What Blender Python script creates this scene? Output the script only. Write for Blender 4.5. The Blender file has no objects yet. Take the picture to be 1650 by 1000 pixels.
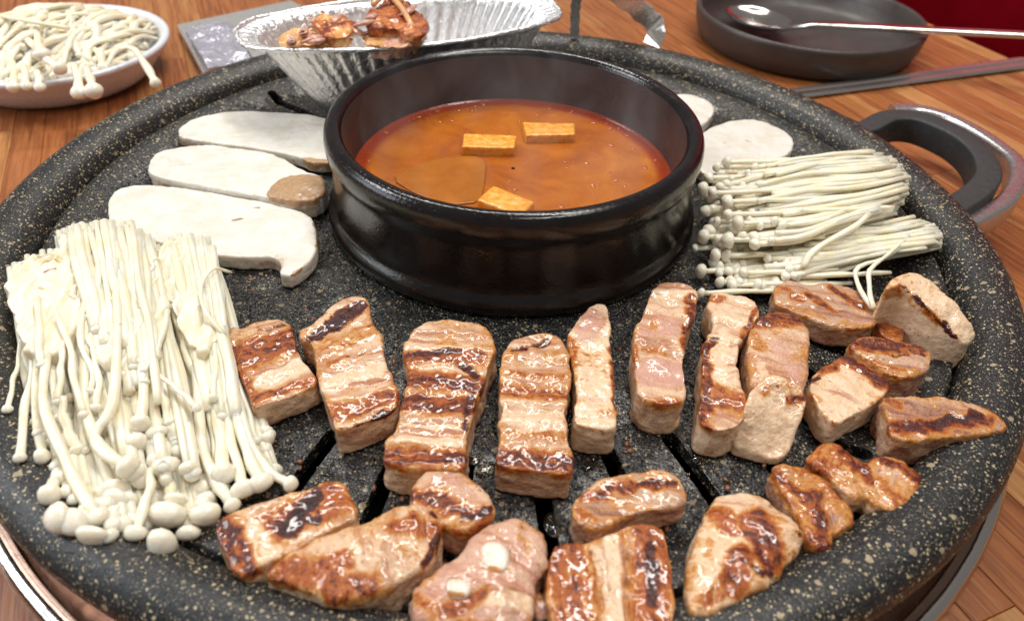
import bpy, bmesh, math, random
import numpy as np
from mathutils import Vector, Matrix
random.seed(7); RNG = np.random.default_rng(7)
scene = bpy.context.scene
COL = scene.collection
PI = math.pi

# ------------------------------------------------------------------ camera
CX = np.array([0.00233, -0.31419, 0.19522])
FW = np.array([0., 0.76573778, -0.6431529])
RT = np.array([0.99909187, 0.02740343, 0.03262652])
UP = np.array([-0.04260795, 0.64256883, 0.76504239])
FPX = 1200.
cd = bpy.data.cameras.new('camera'); cam = bpy.data.objects.new('camera', cd); COL.objects.link(cam)
cam.matrix_world = Matrix(((RT[0], UP[0], -FW[0], CX[0]), (RT[1], UP[1], -FW[1], CX[1]), (RT[2], UP[2], -FW[2], CX[2]), (0, 0, 0, 1)))
cd.sensor_width = 36; cd.lens = 36 * FPX / 1650; cd.clip_start = 0.01; cd.clip_end = 50
cd.dof.use_dof = True; cd.dof.focus_distance = 0.30; cd.dof.aperture_fstop = 12.0
scene.camera = cam
# ------------------------------------------------------------------ light
w = bpy.data.worlds.new('World'); scene.world = w; w.use_nodes = True
bg = w.node_tree.nodes['Background']; bg.inputs[0].default_value = (0.88, 0.83, 0.78, 1); bg.inputs[1].default_value = 0.24
scene.view_settings.view_transform = 'Standard'; scene.view_settings.look = 'None'
scene.view_settings.exposure = 0.0; scene.view_settings.gamma = 1.0

def area(name, loc, target, sx, sy, power, col):
    l = bpy.data.lights.new(name, 'AREA'); l.shape = 'RECTANGLE'; l.size = sx; l.size_y = sy; l.energy = power; l.color = col
    o = bpy.data.objects.new(name, l); COL.objects.link(o); o.location = loc
    o.rotation_euler = (Vector(target) - Vector(loc)).to_track_quat('-Z', 'Y').to_euler()
    return o
area('ceiling_panel_light', (-0.25, 0.85, 1.45), (0, 0, 0), 0.9, 0.12, 13, (1, 0.96, 0.90))
area('ceiling_panel_light', (0.35, 0.35, 1.6), (0, 0, 0), 0.8, 0.10, 13, (1, 0.96, 0.90))
area('ceiling_panel_light', (-1.2, 0.10, 1.1), (0, 0, 0), 0.6, 0.4, 10, (0.94, 0.97, 1.0))
area('window_light', (-1.6, -0.25, 0.55), (0, 0, 0.02), 0.9, 0.6, 7, (0.88, 0.95, 1.0))
area('ceiling_panel_light', (0.5, -0.55, 1.6), (0, 0, 0), 0.9, 0.12, 8.5, (1, 0.97, 0.93))

# ------------------------------------------------------------------ helpers
def unp(x, y, z):
    d = FW + RT * (x - 825) / FPX - UP * (y - 500) / FPX
    return CX + d * (z - CX[2]) / d[2]
def pxm(x, y, z):                       # metres per photo pixel at that point
    return float((unp(x, y, z) - CX) @ FW) / FPX

def tag(o, label=None, cat=None, group=None, kind=None):
    if label: o['label'] = label
    if cat: o['category'] = cat
    if group: o['group'] = group
    if kind: o['kind'] = kind
    return o
def empty(name, loc=(0, 0, 0), label=None, cat=None, group=None):
    o = bpy.data.objects.new(name, None); COL.objects.link(o); o.location = loc; o.empty_display_size = 0.01
    return tag(o, label, cat, group)
def linkobj(name, me, mat=None, parent=None, loc=(0, 0, 0), smooth=True):
    o = bpy.data.objects.new(name, me); COL.objects.link(o); o.location = loc
    if parent: o.parent = parent
    if mat and not me.materials: me.materials.append(mat)
    if smooth: me.polygons.foreach_set('use_smooth', [True] * len(me.polygons))
    return o
def mesh(name, v, f):
    me = bpy.data.meshes.new(name); me.from_pydata([tuple(map(float, p)) for p in v], [], f); me.update(); return me
def bm_mesh(name, bm):
    me = bpy.data.meshes.new(name); bm.to_mesh(me); bm.free(); return me

def lathe(name, prof, n, mat, parent=None, loc=(0, 0, 0), closed=False, fn=None):
    v = []; f = []; m = len(prof)
    for i in range(n):
        a = 2 * PI * i / n
        for j, (r, z) in enumerate(prof):
            if fn: r, z = fn(r, z, a)
            v.append((r * math.cos(a), r * math.sin(a), z))
    for i in range(n):
        k = (i + 1) % n
        for j in range(m if closed else m - 1):
            j2 = (j + 1) % m
            f.append((i * m + j, k * m + j, k * m + j2, i * m + j2))
    return linkobj(name, mesh(name, v, f), mat, parent, loc)

def catmull(P, n):
    P = [np.array(p, float) for p in P]; P = [2 * P[0] - P[1]] + P + [2 * P[-1] - P[-2]]
    out = []; k = len(P) - 3
    for i in range(n + 1):
        t = i / n * k; s = min(int(t), k - 1); t -= s
        a, b, c, d = P[s:s + 4]
        out.append(.5 * ((2 * b) + (c - a) * t + (2 * a - 5 * b + 4 * c - d) * t * t + (3 * b - a - 3 * c + d) * t ** 3))
    return out
def tube_mesh(name, pts, radii, sides=8, flat=1.0, capends=True):
    pts = [np.array(p, float) for p in pts]; n = len(pts)
    v = []; f = []; up = np.array([0, 0, 1.])
    for i, p in enumerate(pts):
        t = pts[min(i + 1, n - 1)] - pts[max(i - 1, 0)]; t /= np.linalg.norm(t) + 1e-12
        s = np.cross(t, up)
        if np.linalg.norm(s) < 1e-3: s = np.cross(t, [0, 1, 0])
        s /= np.linalg.norm(s); u = np.cross(s, t)
        r = radii[i] if hasattr(radii, '__len__') else radii
        for k in range(sides):
            a = 2 * PI * k / sides
            v.append(p + s * r * math.cos(a) + u * r * flat * math.sin(a))
    for i in range(n - 1):
        for k in range(sides):
            k2 = (k + 1) % sides
            f.append((i * sides + k, i * sides + k2, (i + 1) * sides + k2, (i + 1) * sides + k))
    if capends:
        f.append(tuple(range(sides))[::-1]); f.append(tuple((n - 1) * sides + k for k in range(sides)))
    return mesh(name, v, f)

# vectorised value noise
def _h(ix, iy, iz, s):
    n = (ix.astype(np.int64) * 374761393 + iy.astype(np.int64) * 668265263 + iz.astype(np.int64) * 2147483647 + s * 1274126177) & 0xffffffff
    n = ((n ^ (n >> 13)) * 1274126177) & 0xffffffff
    n = (n ^ (n >> 16)) & 0xffffff
    return n / float(0xffffff) * 2 - 1
def noise(P, scale, seed=0):
    Q = P / scale + seed * 17.13 + 500; I = np.floor(Q); F_ = Q - I; F_ = F_ * F_ * (3 - 2 * F_)
    x, y, z = I[:, 0], I[:, 1], I[:, 2]; fx, fy, fz = F_[:, 0], F_[:, 1], F_[:, 2]; o = 0
    for dx in (0, 1):
        for dy in (0, 1):
            for dz in (0, 1):
                o = o + _h(x + dx, y + dy, z + dz, seed) * (fx if dx else 1 - fx) * (fy if dy else 1 - fy) * (fz if dz else 1 - fz)
    return o
def fbm(P, scale, seed=0, o=3):
    r = 0; a = 1
    for i in range(o): r = r + a * noise(P, scale / 2 ** i, seed + i); a *= .5
    return r
def sstep(a, b, x):
    t = np.clip((x - a) / (b - a), 0, 1); return t * t * (3 - 2 * t)

# ------------------------------------------------------------------ materials
def newmat(name):
    m = bpy.data.materials.new(name); m.use_nodes = True
    nt = m.node_tree; return m, nt, nt.nodes['Principled BSDF']
def N(nt, t, **k):
    n = nt.nodes.new(t)
    for a, b in k.items():
        if a.startswith('i_'):
            key = a[2:]; key = int(key) if key.isdigit() else key.replace('_', ' ')
            n.inputs[key].default_value = b
        else: setattr(n, a, b)
    return n
def L(nt, a, b): nt.links.new(a, b)
def coords(nt, scale=(1000, 1000, 1000), rot=(0, 0, 0), out='Object'):
    tc = N(nt, 'ShaderNodeTexCoord'); mp = N(nt, 'ShaderNodeMapping'); mp.inputs['Scale'].default_value = scale; mp.inputs['Rotation'].default_value = rot
    L(nt, tc.outputs[out], mp.inputs[0]); return mp.outputs[0]
def nz(nt, co, scale, detail=3, rough=.55, dist=0):
    n = N(nt, 'ShaderNodeTexNoise'); n.inputs['Scale'].default_value = scale; n.inputs['Detail'].default_value = detail
    n.inputs['Roughness'].default_value = rough; n.inputs['Distortion'].default_value = dist; L(nt, co, n.inputs['Vector']); return n.outputs[0]
def ramp(nt, fac, stops, interp='LINEAR'):
    r = N(nt, 'ShaderNodeValToRGB'); r.color_ramp.interpolation = interp; e = r.color_ramp.elements
    while len(e) > 1: e.remove(e[-1])
    e[0].position = stops[0][0]; e[0].color = tuple(stops[0][1]) + (1,) if len(stops[0][1]) == 3 else stops[0][1]
    for p, c in stops[1:]:
        q = e.new(p); q.color = tuple(c) + (1,)
    L(nt, fac, r.inputs[0]); return r.outputs[0]
def g(x): return (x, x, x)
def mix(nt, fac, a, b, bt='MIX'):
    m = N(nt, 'ShaderNodeMix', data_type='RGBA', blend_type=bt)
    if isinstance(fac, (int, float)): m.inputs[0].default_value = fac
    else: L(nt, fac, m.inputs[0])
    for i, c in ((6, a), (7, b)):
        if isinstance(c, tuple): m.inputs[i].default_value = c + (1,) if len(c) == 3 else c
        else: L(nt, c, m.inputs[i])
    return m.outputs[2]
def mth(nt, op, a, b=0., c=None, clamp=False):
    m = N(nt, 'ShaderNodeMath', operation=op, use_clamp=clamp)
    for i, v in enumerate((a, b, c)):
        if v is None: continue
        if isinstance(v, (int, float)): m.inputs[i].default_value = v
        else: L(nt, v, m.inputs[i])
    return m.outputs[0]
def mrange(nt, v, a, b, c=0., d=1.):
    m = N(nt, 'ShaderNodeMapRange', interpolation_type='SMOOTHSTEP'); L(nt, v, m.inputs[0])
    for i, x in enumerate((a, b, c, d)): m.inputs[i + 1].default_value = x
    return m.outputs[0]
def bump(nt, pb, h, dist, strength=1.0, prev=None):
    b = N(nt, 'ShaderNodeBump'); b.inputs['Strength'].default_value = strength; b.inputs['Distance'].default_value = dist
    L(nt, h, b.inputs['Height'])
    if prev is not None: L(nt, prev, b.inputs['Normal'])
    L(nt, b.outputs[0], pb.inputs['Normal']); return b.outputs[0]
def setp(pb, **k):
    for a, b in k.items(): pb.inputs[a.replace('_', ' ')].default_value = b

# granite coated grill
def speck(nt, co, scale, thr, rad, seed):
    mp = N(nt, 'ShaderNodeMapping'); mp.inputs['Location'].default_value = (seed * 3.7, seed * 1.3, seed); L(nt, co, mp.inputs[0])
    v = N(nt, 'ShaderNodeTexVoronoi', feature='F1'); v.inputs['Scale'].default_value = scale; L(nt, mp.outputs[0], v.inputs['Vector'])
    sp = N(nt, 'ShaderNodeSeparateColor'); L(nt, v.outputs['Color'], sp.inputs[0])
    on = mth(nt, 'GREATER_THAN', sp.outputs[0], thr)
    r = mth(nt, 'MULTIPLY_ADD', sp.outputs[1], rad * .8, rad * .3)
    inside = mth(nt, 'LESS_THAN', v.outputs['Distance'], r)
    return mth(nt, 'MULTIPLY', on, inside), sp.outputs[2]
def granite():
    m, nt, pb = newmat('granite_coating')
    co = coords(nt)
    # distort coordinates for flake shapes
    nn = N(nt, 'ShaderNodeTexNoise'); nn.inputs['Scale'].default_value = .9; nn.inputs['Detail'].default_value = 2; L(nt, co, nn.inputs['Vector'])
    vm = N(nt, 'ShaderNodeVectorMath', operation='MULTIPLY_ADD'); L(nt, nn.outputs[1], vm.inputs[0]); vm.inputs[1].default_value = (1.3, 1.3, 1.3); L(nt, co, vm.inputs[2])
    cd_ = vm.outputs[0]
    # radius mask: cooking zone darker
    tc = N(nt, 'ShaderNodeTexCoord'); ln = N(nt, 'ShaderNodeVectorMath', operation='LENGTH'); L(nt, tc.outputs['Object'], ln.inputs[0])
    zone = mrange(nt, ln.outputs['Value'], .178, .200)
    base = ramp(nt, nz(nt, co, .25, 4), [(.3, (.004, .0043, .005)), (.7, (.014, .015, .017))])
    grey = ramp(nt, nz(nt, co, 1.3, 3), [(.45, (.004, .004, .0045)), (.62, (.045, .047, .050))])
    c = mix(nt, .55, base, grey)
    s1, t1 = speck(nt, cd_, 1.7, .58, .36, 1)
    s2, t2 = speck(nt, cd_, .85, .62, .40, 2)
    s3, t3 = speck(nt, cd_, .30, .82, .36, 3)
    tan1 = ramp(nt, t1, [(0, (.40, .32, .18)), (.6, (.20, .18, .14)), (1, (.56, .47, .30))])
    tan2 = ramp(nt, t2, [(0, (.42, .31, .16)), (1, (.48, .41, .27))])
    tan3 = ramp(nt, t3, [(0, (.36, .25, .14)), (1, (.42, .35, .24))])
    cov = mrange(nt, ln.outputs['Value'], .15, .20, .88, 1.)
    c = mix(nt, mth(nt, 'MULTIPLY', s1, cov), c, tan1)
    c = mix(nt, mth(nt, 'MULTIPLY', s2, cov), c, tan2)
    c = mix(nt, mth(nt, 'MULTIPLY', s3, .8), c, tan3)
    # burnt oil patches in the cooking zone
    oil = ramp(nt, nz(nt, co, .035, 4, .6), [(.40, g(1.)), (.60, g(.38))])
    inner = mix(nt, .75, c, oil, 'MULTIPLY')
    c = mix(nt, zone, inner, c)
    L(nt, c, pb.inputs['Base Color'])
    pool = mrange(nt, nz(nt, co, .045, 3, .55), .50, .58)
    ro = mix(nt, zone, ramp(nt, nz(nt, co, .06, 4), [(.35, g(.08)), (.65, g(.30))]), g(.42))
    L(nt, ro, pb.inputs['Roughness']); L(nt, mth(nt, 'MULTIPLY', pool, mrange(nt, ln.outputs['Value'], .175, .195, .35, 0.)), pb.inputs['Coat Weight']); setp(pb, Coat_Roughness=.05)
    setp(pb, IOR=1.45, Specular_IOR_Level=.5)
    h1 = nz(nt, co, 1.1, 3); drops = mrange(nt, nz(nt, co, .55, 2), .55, .7)
    amp = mix(nt, zone, mix(nt, pool, g(.75), g(.3)), g(.15))
    hh = mth(nt, 'MULTIPLY', mth(nt, 'ADD', h1, mth(nt, 'MULTIPLY', drops, .6)), amp)
    L(nt, bump(nt, pb, hh, .0008, 1.), pb.inputs['Coat Normal'])
    return m
M_GRAN = granite()

def simple(name, col, rough=.5, metal=0, bumpscale=None, bumpd=.0003, coat=0, spread=0, sc=.3, **kw):
    m, nt, pb = newmat(name); co = coords(nt)
    if spread:
        a = tuple(max(0, x * (1 - spread)) for x in col); b = tuple(min(1, x * (1 + spread)) for x in col)
        L(nt, ramp(nt, nz(nt, co, sc, 4), [(.3, a), (.7, b)]), pb.inputs['Base Color'])
        L(nt, ramp(nt, nz(nt, co, sc * 1.7, 3), [(.3, g(max(.02, rough * .75))), (.7, g(min(1, rough * 1.25)))]), pb.inputs['Roughness'])
    else: setp(pb, Base_Color=col + (1,), Roughness=rough)
    setp(pb, Metallic=metal)
    if coat: setp(pb, Coat_Weight=coat, Coat_Roughness=.08)
    if bumpscale: bump(nt, pb, nz(nt, co, bumpscale, 4), bumpd)
    for k, v in kw.items(): pb.inputs[k.replace('_', ' ')].default_value = v
    return m
def pot_mat():
    m, nt, pb = newmat('glazed_stoneware'); co = coords(nt)
    L(nt, ramp(nt, nz(nt, co, .12, 4), [(.3, (.004, .0032, .0036)), (.7, (.011, .007, .0075))]), pb.inputs['Base Color'])
    L(nt, ramp(nt, nz(nt, co, .07, 4), [(.35, g(.07)), (.65, g(.22))]), pb.inputs['Roughness'])
    a = nz(nt, co, .75, 3); d = mrange(nt, nz(nt, co, 1.1, 1), .62, .74)
    bump(nt, pb, mth(nt, 'ADD', a, mth(nt, 'MULTIPLY', d, .35)), .0002, .6); setp(pb, Specular_IOR_Level=.5)
    return m
M_POT = pot_mat()
M_POTIN = simple('unglazed_inner_wall', (.050, .036, .036), .42, spread=.25, sc=.06, bumpscale=.8, bumpd=.0002)
M_STEEL = simple('polished_steel', (.60, .57, .54), .16, 1, spread=.06, sc=.02, bumpscale=.05, bumpd=.0006)
M_TONG = simple('worn_steel', (.74, .72, .70), .28, .7, spread=.04, sc=.2)
M_CHOP = simple('satin_steel', (.60, .57, .56), .22, .9)
M_SKIRT = simple('reflection_tinted_skirt', (.36, .25, .20), .28, 1, spread=.15, sc=.03)  # brown tint puts the reflected table and room into the steel's colour
M_DARKPAN = simple('black_drip_pan', (.006, .0055, .0055), .35, spread=.4, bumpscale=.1)  # near-black colour over the whole pan
M_RUBBER = simple('black_handle_plastic', (.030, .032, .033), .55, bumpscale=1.5, bumpd=.0002, spread=.2)
M_STONEDISH = simple('grey_brown_stoneware', (.052, .042, .039), .42, spread=.15, sc=.05, bumpscale=.7, bumpd=.0002)
M_WHITE = simple('white_melamine', (.72, .73, .77), .25, bumpscale=.05, bumpd=.0002, spread=.03)
M_RED = simple('red_leatherette', (.42, .004, .022), .38, spread=.25, sc=.01, bumpscale=.3, bumpd=.0004)
def foil():
    m, nt, pb = newmat('aluminium_foil'); co = coords(nt)
    setp(pb, Base_Color=(.88, .88, .89, 1), Metallic=.92, Roughness=.38)
    v = N(nt, 'ShaderNodeTexVoronoi', feature='DISTANCE_TO_EDGE'); v.inputs['Scale'].default_value = .16; L(nt, co, v.inputs['Vector'])
    bump(nt, pb, mth(nt, 'ADD', nz(nt, co, .22, 3, .6, 1.), mth(nt, 'MULTIPLY', v.outputs['Distance'], .3)), .0014, .8)
    return m
M_FOIL = foil()

def wood():
    m, nt, pb = newmat('oiled_wood_stave')
    co = coords(nt, (1000, 1000, 1000)); oi = N(nt, 'ShaderNodeObjectInfo')
    of = N(nt, 'ShaderNodeVectorMath', operation='MULTIPLY_ADD'); L(nt, oi.outputs['Location'], of.inputs[0]); of.inputs[1].default_value = (3000, 3000, 100)
    L(nt, co, of.inputs[2])
    mp = N(nt, 'ShaderNodeMapping'); mp.inputs['Scale'].default_value = (.05, 1., 1.); L(nt, of.outputs[0], mp.inputs[0])
    gr = nz(nt, mp.outputs[0], .28, 6, .65, .8); gr2 = nz(nt, mp.outputs[0], .9, 4, .7, .3); gr3 = nz(nt, mp.outputs[0], .07, 3, .5, 1.5)
    dark = ramp(nt, gr, [(.30, (.16, .045, .013)), (.5, (.36, .115, .033)), (.70, (.48, .185, .058))])
    lite = ramp(nt, gr, [(.30, (.32, .125, .036)), (.5, (.50, .23, .075)), (.70, (.66, .37, .15))])
    sel = mth(nt, 'ADD', mth(nt, 'MULTIPLY', oi.outputs['Random'], .9), mth(nt, 'MULTIPLY', gr3, .5))
    c = mix(nt, mrange(nt, sel, .72, 1.15), dark, lite)
    c = mix(nt, .45, c, ramp(nt, gr2, [(.35, g(.45)), (.6, g(1))]), 'MULTIPLY')
    L(nt, c, pb.inputs['Base Color'])
    L(nt, ramp(nt, gr2, [(.3, g(.42)), (.7, g(.28))]), pb.inputs['Roughness'])
    bump(nt, pb, gr2, .00025, .5)
    return m
M_WOOD = wood()

def meat_mat(name, lean=(.62, .34, .20), leand=(.44, .185, .095), fat=(.77, .55, .365), pink=(.62, .34, .27), brown=(.36, .078, .008), redb=(.085, .010, .005)):
    m, nt, pb = newmat(name); co = coords(nt)
    at = N(nt, 'ShaderNodeAttribute', attribute_name='paint'); sp = N(nt, 'ShaderNodeSeparateColor'); L(nt, at.outputs['Color'], sp.inputs[0])
    ga = N(nt, 'ShaderNodeAttribute', attribute_name='grain'); gv = ga.outputs['Vector']
    n1 = nz(nt, co, .38, 5, .68, .5); n2 = nz(nt, co, 1.0, 4, .65); n3 = nz(nt, co, .12, 3)
    s1 = nz(nt, gv, .55, 5, .62, .3); s2 = nz(nt, gv, .22, 3, .5, .4)
    base = mix(nt, mrange(nt, s1, .38, .62), leand, lean)
    base = mix(nt, mrange(nt, s2, .40, .60, 0, .75), base, fat)
    fatm = mrange(nt, mth(nt, 'MULTIPLY_ADD', mth(nt, 'SUBTRACT', s1, .5), 1.2, sp.outputs[2]), .38, .72)
    fatc = mix(nt, mrange(nt, n1, .35, .62), (fat[0] * .94, fat[1] * .87, fat[2] * .79), (min(1, fat[0] * 1.08), fat[1] * 1.14, fat[2] * 1.22))
    c = mix(nt, fatm, base, fatc)
    pk = mrange(nt, mth(nt, 'MULTIPLY_ADD', mth(nt, 'SUBTRACT', s1, .5), 1.3, at.outputs['Alpha']), .3, .85, 0, .8)
    c = mix(nt, pk, c, pink)
    nn_ = mth(nt, 'SUBTRACT', mth(nt, 'ADD', mth(nt, 'MULTIPLY', n1, .6), mth(nt, 'MULTIPLY', s1, .4)), .5)
    b_in = mth(nt, 'MULTIPLY_ADD', nn_, 2.5, sp.outputs[1])
    c = mix(nt, mrange(nt, b_in, .14, .48, 0, .9), c, (brown[0] * 1.5, brown[1] * 2.9, brown[2] * 4.6))
    c = mix(nt, mrange(nt, b_in, .42, .76, 0, .96), c, brown)
    c = mix(nt, mrange(nt, b_in, .78, 1.1), c, redb)
    c_in = mth(nt, 'MULTIPLY_ADD', mth(nt, 'SUBTRACT', mth(nt, 'ADD', mth(nt, 'MULTIPLY', n1, .55), mth(nt, 'MULTIPLY', n2, .45)), .5), 3.0, sp.outputs[0])
    c = mix(nt, mrange(nt, c_in, .25, .6), c, redb); c = mix(nt, mrange(nt, c_in, .60, 1.15), c, (.020, .004, .005))
    dots = mrange(nt, nz(nt, co, .9, 1), .70, .76, 0, .8); c = mix(nt, dots, c, (brown[0] * .6, brown[1] * .5, brown[2]))
    L(nt, c, pb.inputs['Base Color'])
    setp(pb, Subsurface_Weight=.16, Subsurface_Scale=.0014, Coat_Weight=.65, Coat_Roughness=.08, IOR=1.4)
    pb.inputs['Subsurface Radius'].default_value = (1, .45, .3)
    L(nt, ramp(nt, nz(nt, co, .3, 3), [(.35, g(.20)), (.65, g(.46))]), pb.inputs['Roughness'])
    h = mth(nt, 'ADD', mth(nt, 'MULTIPLY', nz(nt, co, 1.25, 2, .5), .75), mth(nt, 'ADD', mth(nt, 'MULTIPLY', nz(nt, co, .38, 3, .6, .6), 1.0), mth(nt, 'MULTIPLY', s1, .5)))
    h = mth(nt, 'MULTIPLY', h, mrange(nt, sp.outputs[2], .3, .9, 1., .5)); bump(nt, pb, h, .0009, .72)
    return m
M_MEAT = meat_mat('grilled_pork')
M_LEAN = meat_mat('grilled_lean_pork', lean=(.46, .225, .14), leand=(.26, .10, .06), fat=(.62, .40, .26))
def shroom(name, a, b, tan=(.50, .30, .15)):
    m, nt, pb = newmat(name); co = coords(nt)
    at = N(nt, 'ShaderNodeAttribute', attribute_name='paint'); sp = N(nt, 'ShaderNodeSeparateColor'); L(nt, at.outputs['Color'], sp.inputs[0])
    n1 = nz(nt, co, .1, 4); n2 = nz(nt, co, .7, 4)
    c = mix(nt, mrange(nt, n1, .35, .65), a, b)
    tn = mix(nt, mrange(nt, n2, .3, .7), tuple(x * .75 for x in tan), tan)
    c = mix(nt, mrange(nt, mth(nt, 'MULTIPLY_ADD', n2, .6, sp.outputs[1]), .6, 1.0), c, tn)
    c = mix(nt, mrange(nt, mth(nt, 'MULTIPLY_ADD', n2, .5, sp.outputs[0]), .7, 1.1), c, (.30, .07, .02))
    L(nt, c, pb.inputs['Base Color'])
    setp(pb, Roughness=.38, Subsurface_Weight=.5, Subsurface_Scale=.0035, Coat_Weight=.35, Coat_Roughness=.16)
    pb.inputs['Subsurface Radius'].default_value = (1, .7, .45)
    gv = N(nt, 'ShaderNodeAttribute', attribute_name='grain').outputs['Vector']
    bump(nt, pb, mth(nt, 'ADD', nz(nt, co, .5, 3, .6, .5), mth(nt, 'MULTIPLY', nz(nt, gv, 1.0, 3, .6, .3), 1.0)), .0005, .6)
    return m
M_BONE = shroom('bone', (.78, .70, .58), (.84, .79, .70), (.55, .22, .05))
M_KING = shroom('king_oyster_flesh', (.72, .67, .58), (.78, .75, .69))
M_ENOKI = shroom('enoki_flesh', (.87, .775, .56), (.88, .82, .68), (.62, .46, .22))
M_ECAP = shroom('enoki_cap', (.88, .80, .64), (.89, .84, .73), (.62, .46, .22))

# ------------------------------------------------------------------ soft slab (meat, mushroom slices)
def slab(name, pts, h, mat, zb=0.0, vox=.00060, smooth=5, strokes=(), axis=None, scal=.0004, scalf=.004, disp=.0005, dscale=.006, puff=0., chk=1,
         eb=.28, b0=0., f0=0., p0=0., seed=1, parent=None, fiber=0., taper=1.0, grooves=(), top_b=0., fine=.00014, side_b=0.):
    W = []
    for p in pts:
        z = p[2] if len(p) > 2 else h
        W.append(unp(p[0], p[1], zb + z))
    W = np.array(W)
    if len(W) > 5:
        for _ in range(chk):
            nx = np.roll(W, -1, 0); W = np.stack([W * .8 + nx * .2, W * .2 + nx * .8], 1).reshape(-1, 3)
    pl = np.linalg.lstsq(np.c_[W[:, :2], np.ones(len(W))], W[:, 2], rcond=None)[0]
    def hit(x, y):
        d = unp(x, y, 0.) - CX; t = (pl[0] * CX[0] + pl[1] * CX[1] + pl[2] - CX[2]) / (d[2] - pl[0] * d[0] - pl[1] * d[1]); return CX + d * t
    c = W.mean(0); c2 = np.array([c[0], c[1], 0])
    bm = bmesh.new()
    top = [bm.verts.new(Vector(q - c2)) for q in W]
    bot = [bm.verts.new(Vector(((q[0] - c[0]) * taper, (q[1] - c[1]) * taper, zb))) for q in W]
    n = len(W)
    bm.faces.new(top); bm.faces.new(bot[::-1])
    for i in range(n):
        j = (i + 1) % n; bm.faces.new((top[i], bot[i], bot[j], top[j]))
    bmesh.ops.triangulate(bm, faces=[f for f in bm.faces if len(f.verts) > 4])
    bmesh.ops.recalc_face_normals(bm, faces=bm.faces)
    me0 = bm_mesh('tmp', bm); ob = bpy.data.objects.new('tmp', me0); COL.objects.link(ob)
    md = ob.modifiers.new('r', 'REMESH'); md.mode = 'VOXEL'; md.voxel_size = vox
    sm = ob.modifiers.new('s', 'SMOOTH'); sm.factor = .6; sm.iterations = smooth
    dg = bpy.context.evaluated_depsgraph_get(); me = bpy.data.meshes.new_from_object(ob.evaluated_get(dg))
    bpy.data.objects.remove(ob); bpy.data.meshes.remove(me0); me.name = name
    k = len(me.vertices); V = np.empty(k * 3); me.vertices.foreach_get('co', V); V = V.reshape(-1, 3)
    Nn = np.empty(k * 3); me.vertices.foreach_get('normal', Nn); Nn = Nn.reshape(-1, 3)
    P = V + c2
    s = pxm(pts[0][0], pts[0][1], zb + h)
    # distance to outline in plan
    P2 = P[:, :2]; dmin = np.full(k, 9.)
    for i in range(n):
        a = W[i, :2]; b = W[(i + 1) % n, :2]; ab = b - a; t = np.clip(((P2 - a) @ ab) / (ab @ ab + 1e-12), 0, 1)
        dmin = np.minimum(dmin, np.linalg.norm(P2 - a - t[:, None] * ab, axis=1))
    relz = np.clip((P[:, 2] - zb) / h, 0, 1.3)
    if puff: V[:, 2] += puff * (1 - np.exp(-dmin / .005)) * relz
    D = disp * fbm(P, dscale, seed, 4) + fine * fbm(P, .0016, seed + 41, 2)
    Pw = P + .0016 * np.stack([noise(P, .004, seed + 3), noise(P, .004, seed + 5), noise(P, .004, seed + 7)], -1)
    if axis is None:
        aa = seed * 1.7; axis_v = np.array([math.cos(aa), math.sin(aa)]); gu = Pw[:, :2] @ axis_v; gw = Pw[:, :2] @ np.array([-axis_v[1], axis_v[0]])
    if axis is not None:
        A = unp(axis[0], axis[1], zb + h); B = unp(axis[2], axis[3], zb + h); ax = (B - A)[:2]; ax /= np.linalg.norm(ax)
        u = Pw[:, :2] @ ax; vv = Pw[:, :2] @ np.array([-ax[1], ax[0]])
        gu, gw = u, vv; band = noise(np.stack([u, vv * .12, u * 0], -1), scalf, seed + 11)
        D += scal * band
        if fiber: D += fiber * fbm(np.stack([u, vv * .12, P[:, 2] * .5], -1), .0018, seed + 21, 2)
    else: u = Pw[:, 0]; band = noise(P, .008, seed)
    def cap(a, b):
        A = hit(a[0], a[1]); B = hit(b[0], b[1]); ab = B - A
        t = np.clip(((Pw - A) @ ab) / (ab @ ab + 1e-12), 0, 1); return np.linalg.norm(Pw - A - t[:, None] * ab, axis=1)
    for (x0, y0, x1, y1, wd, dp) in grooves:
        D -= dp * np.exp(-(cap((x0, y0), (x1, y1)) / (wd * s)) ** 2)
    ch = np.zeros(k); br = np.full(k, float(b0)) + top_b * sstep(.6, .95, relz) ; ft = np.full(k, float(f0)); pk = np.full(k, float(p0))
    br += -.03 + sstep(.7, .95, relz) * .12 + .30 * noise(P, .009, seed + 31) + .16 * noise(P, .0035, seed + 33)
    ft += .35 * band
    if eb: br += eb * np.exp(-(dmin / .0022)) * sstep(.55, .9, relz)
    for st in strokes:
        ty, x0, y0, x1, y1, wd = st[:6]; am = st[6] if len(st) > 6 else 1.
        if ty == 'b': wd *= 1.22; am = min(1.05, am * 1.08)
        d = cap((x0, y0), (x1, y1)) / (wd * s * .5); mk = am * (sstep(1.75, .5, d) if ty != 'f' else sstep(1.2, .5, d))
        if ty == 'c': ch = np.maximum(ch, mk); br = np.maximum(br, .9 * am * sstep(1.8, .7, d))
        elif ty == 'b': br = np.maximum(br, mk)
        elif ty == 'f': ft = np.maximum(ft, mk); br *= 1 - .85 * np.clip(mk, 0, 1); pk *= 1 - .8 * np.clip(mk, 0, 1)
        elif ty == 'p': pk = np.maximum(pk, mk); ft *= 1 - np.clip(mk, 0, 1)
    side = 1 - sstep(.5, .85, relz); br -= .22 * side; br = np.where(side > .5, np.minimum(br, .5), br); ft += .12 * side; br += side_b * side
    D += -.0003 * np.clip(ch, 0, 1)
    V = V + Nn * D[:, None]
    V[:, 2] = np.maximum(V[:, 2], zb)
    me.vertices.foreach_set('co', V.ravel()); me.update()
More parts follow.
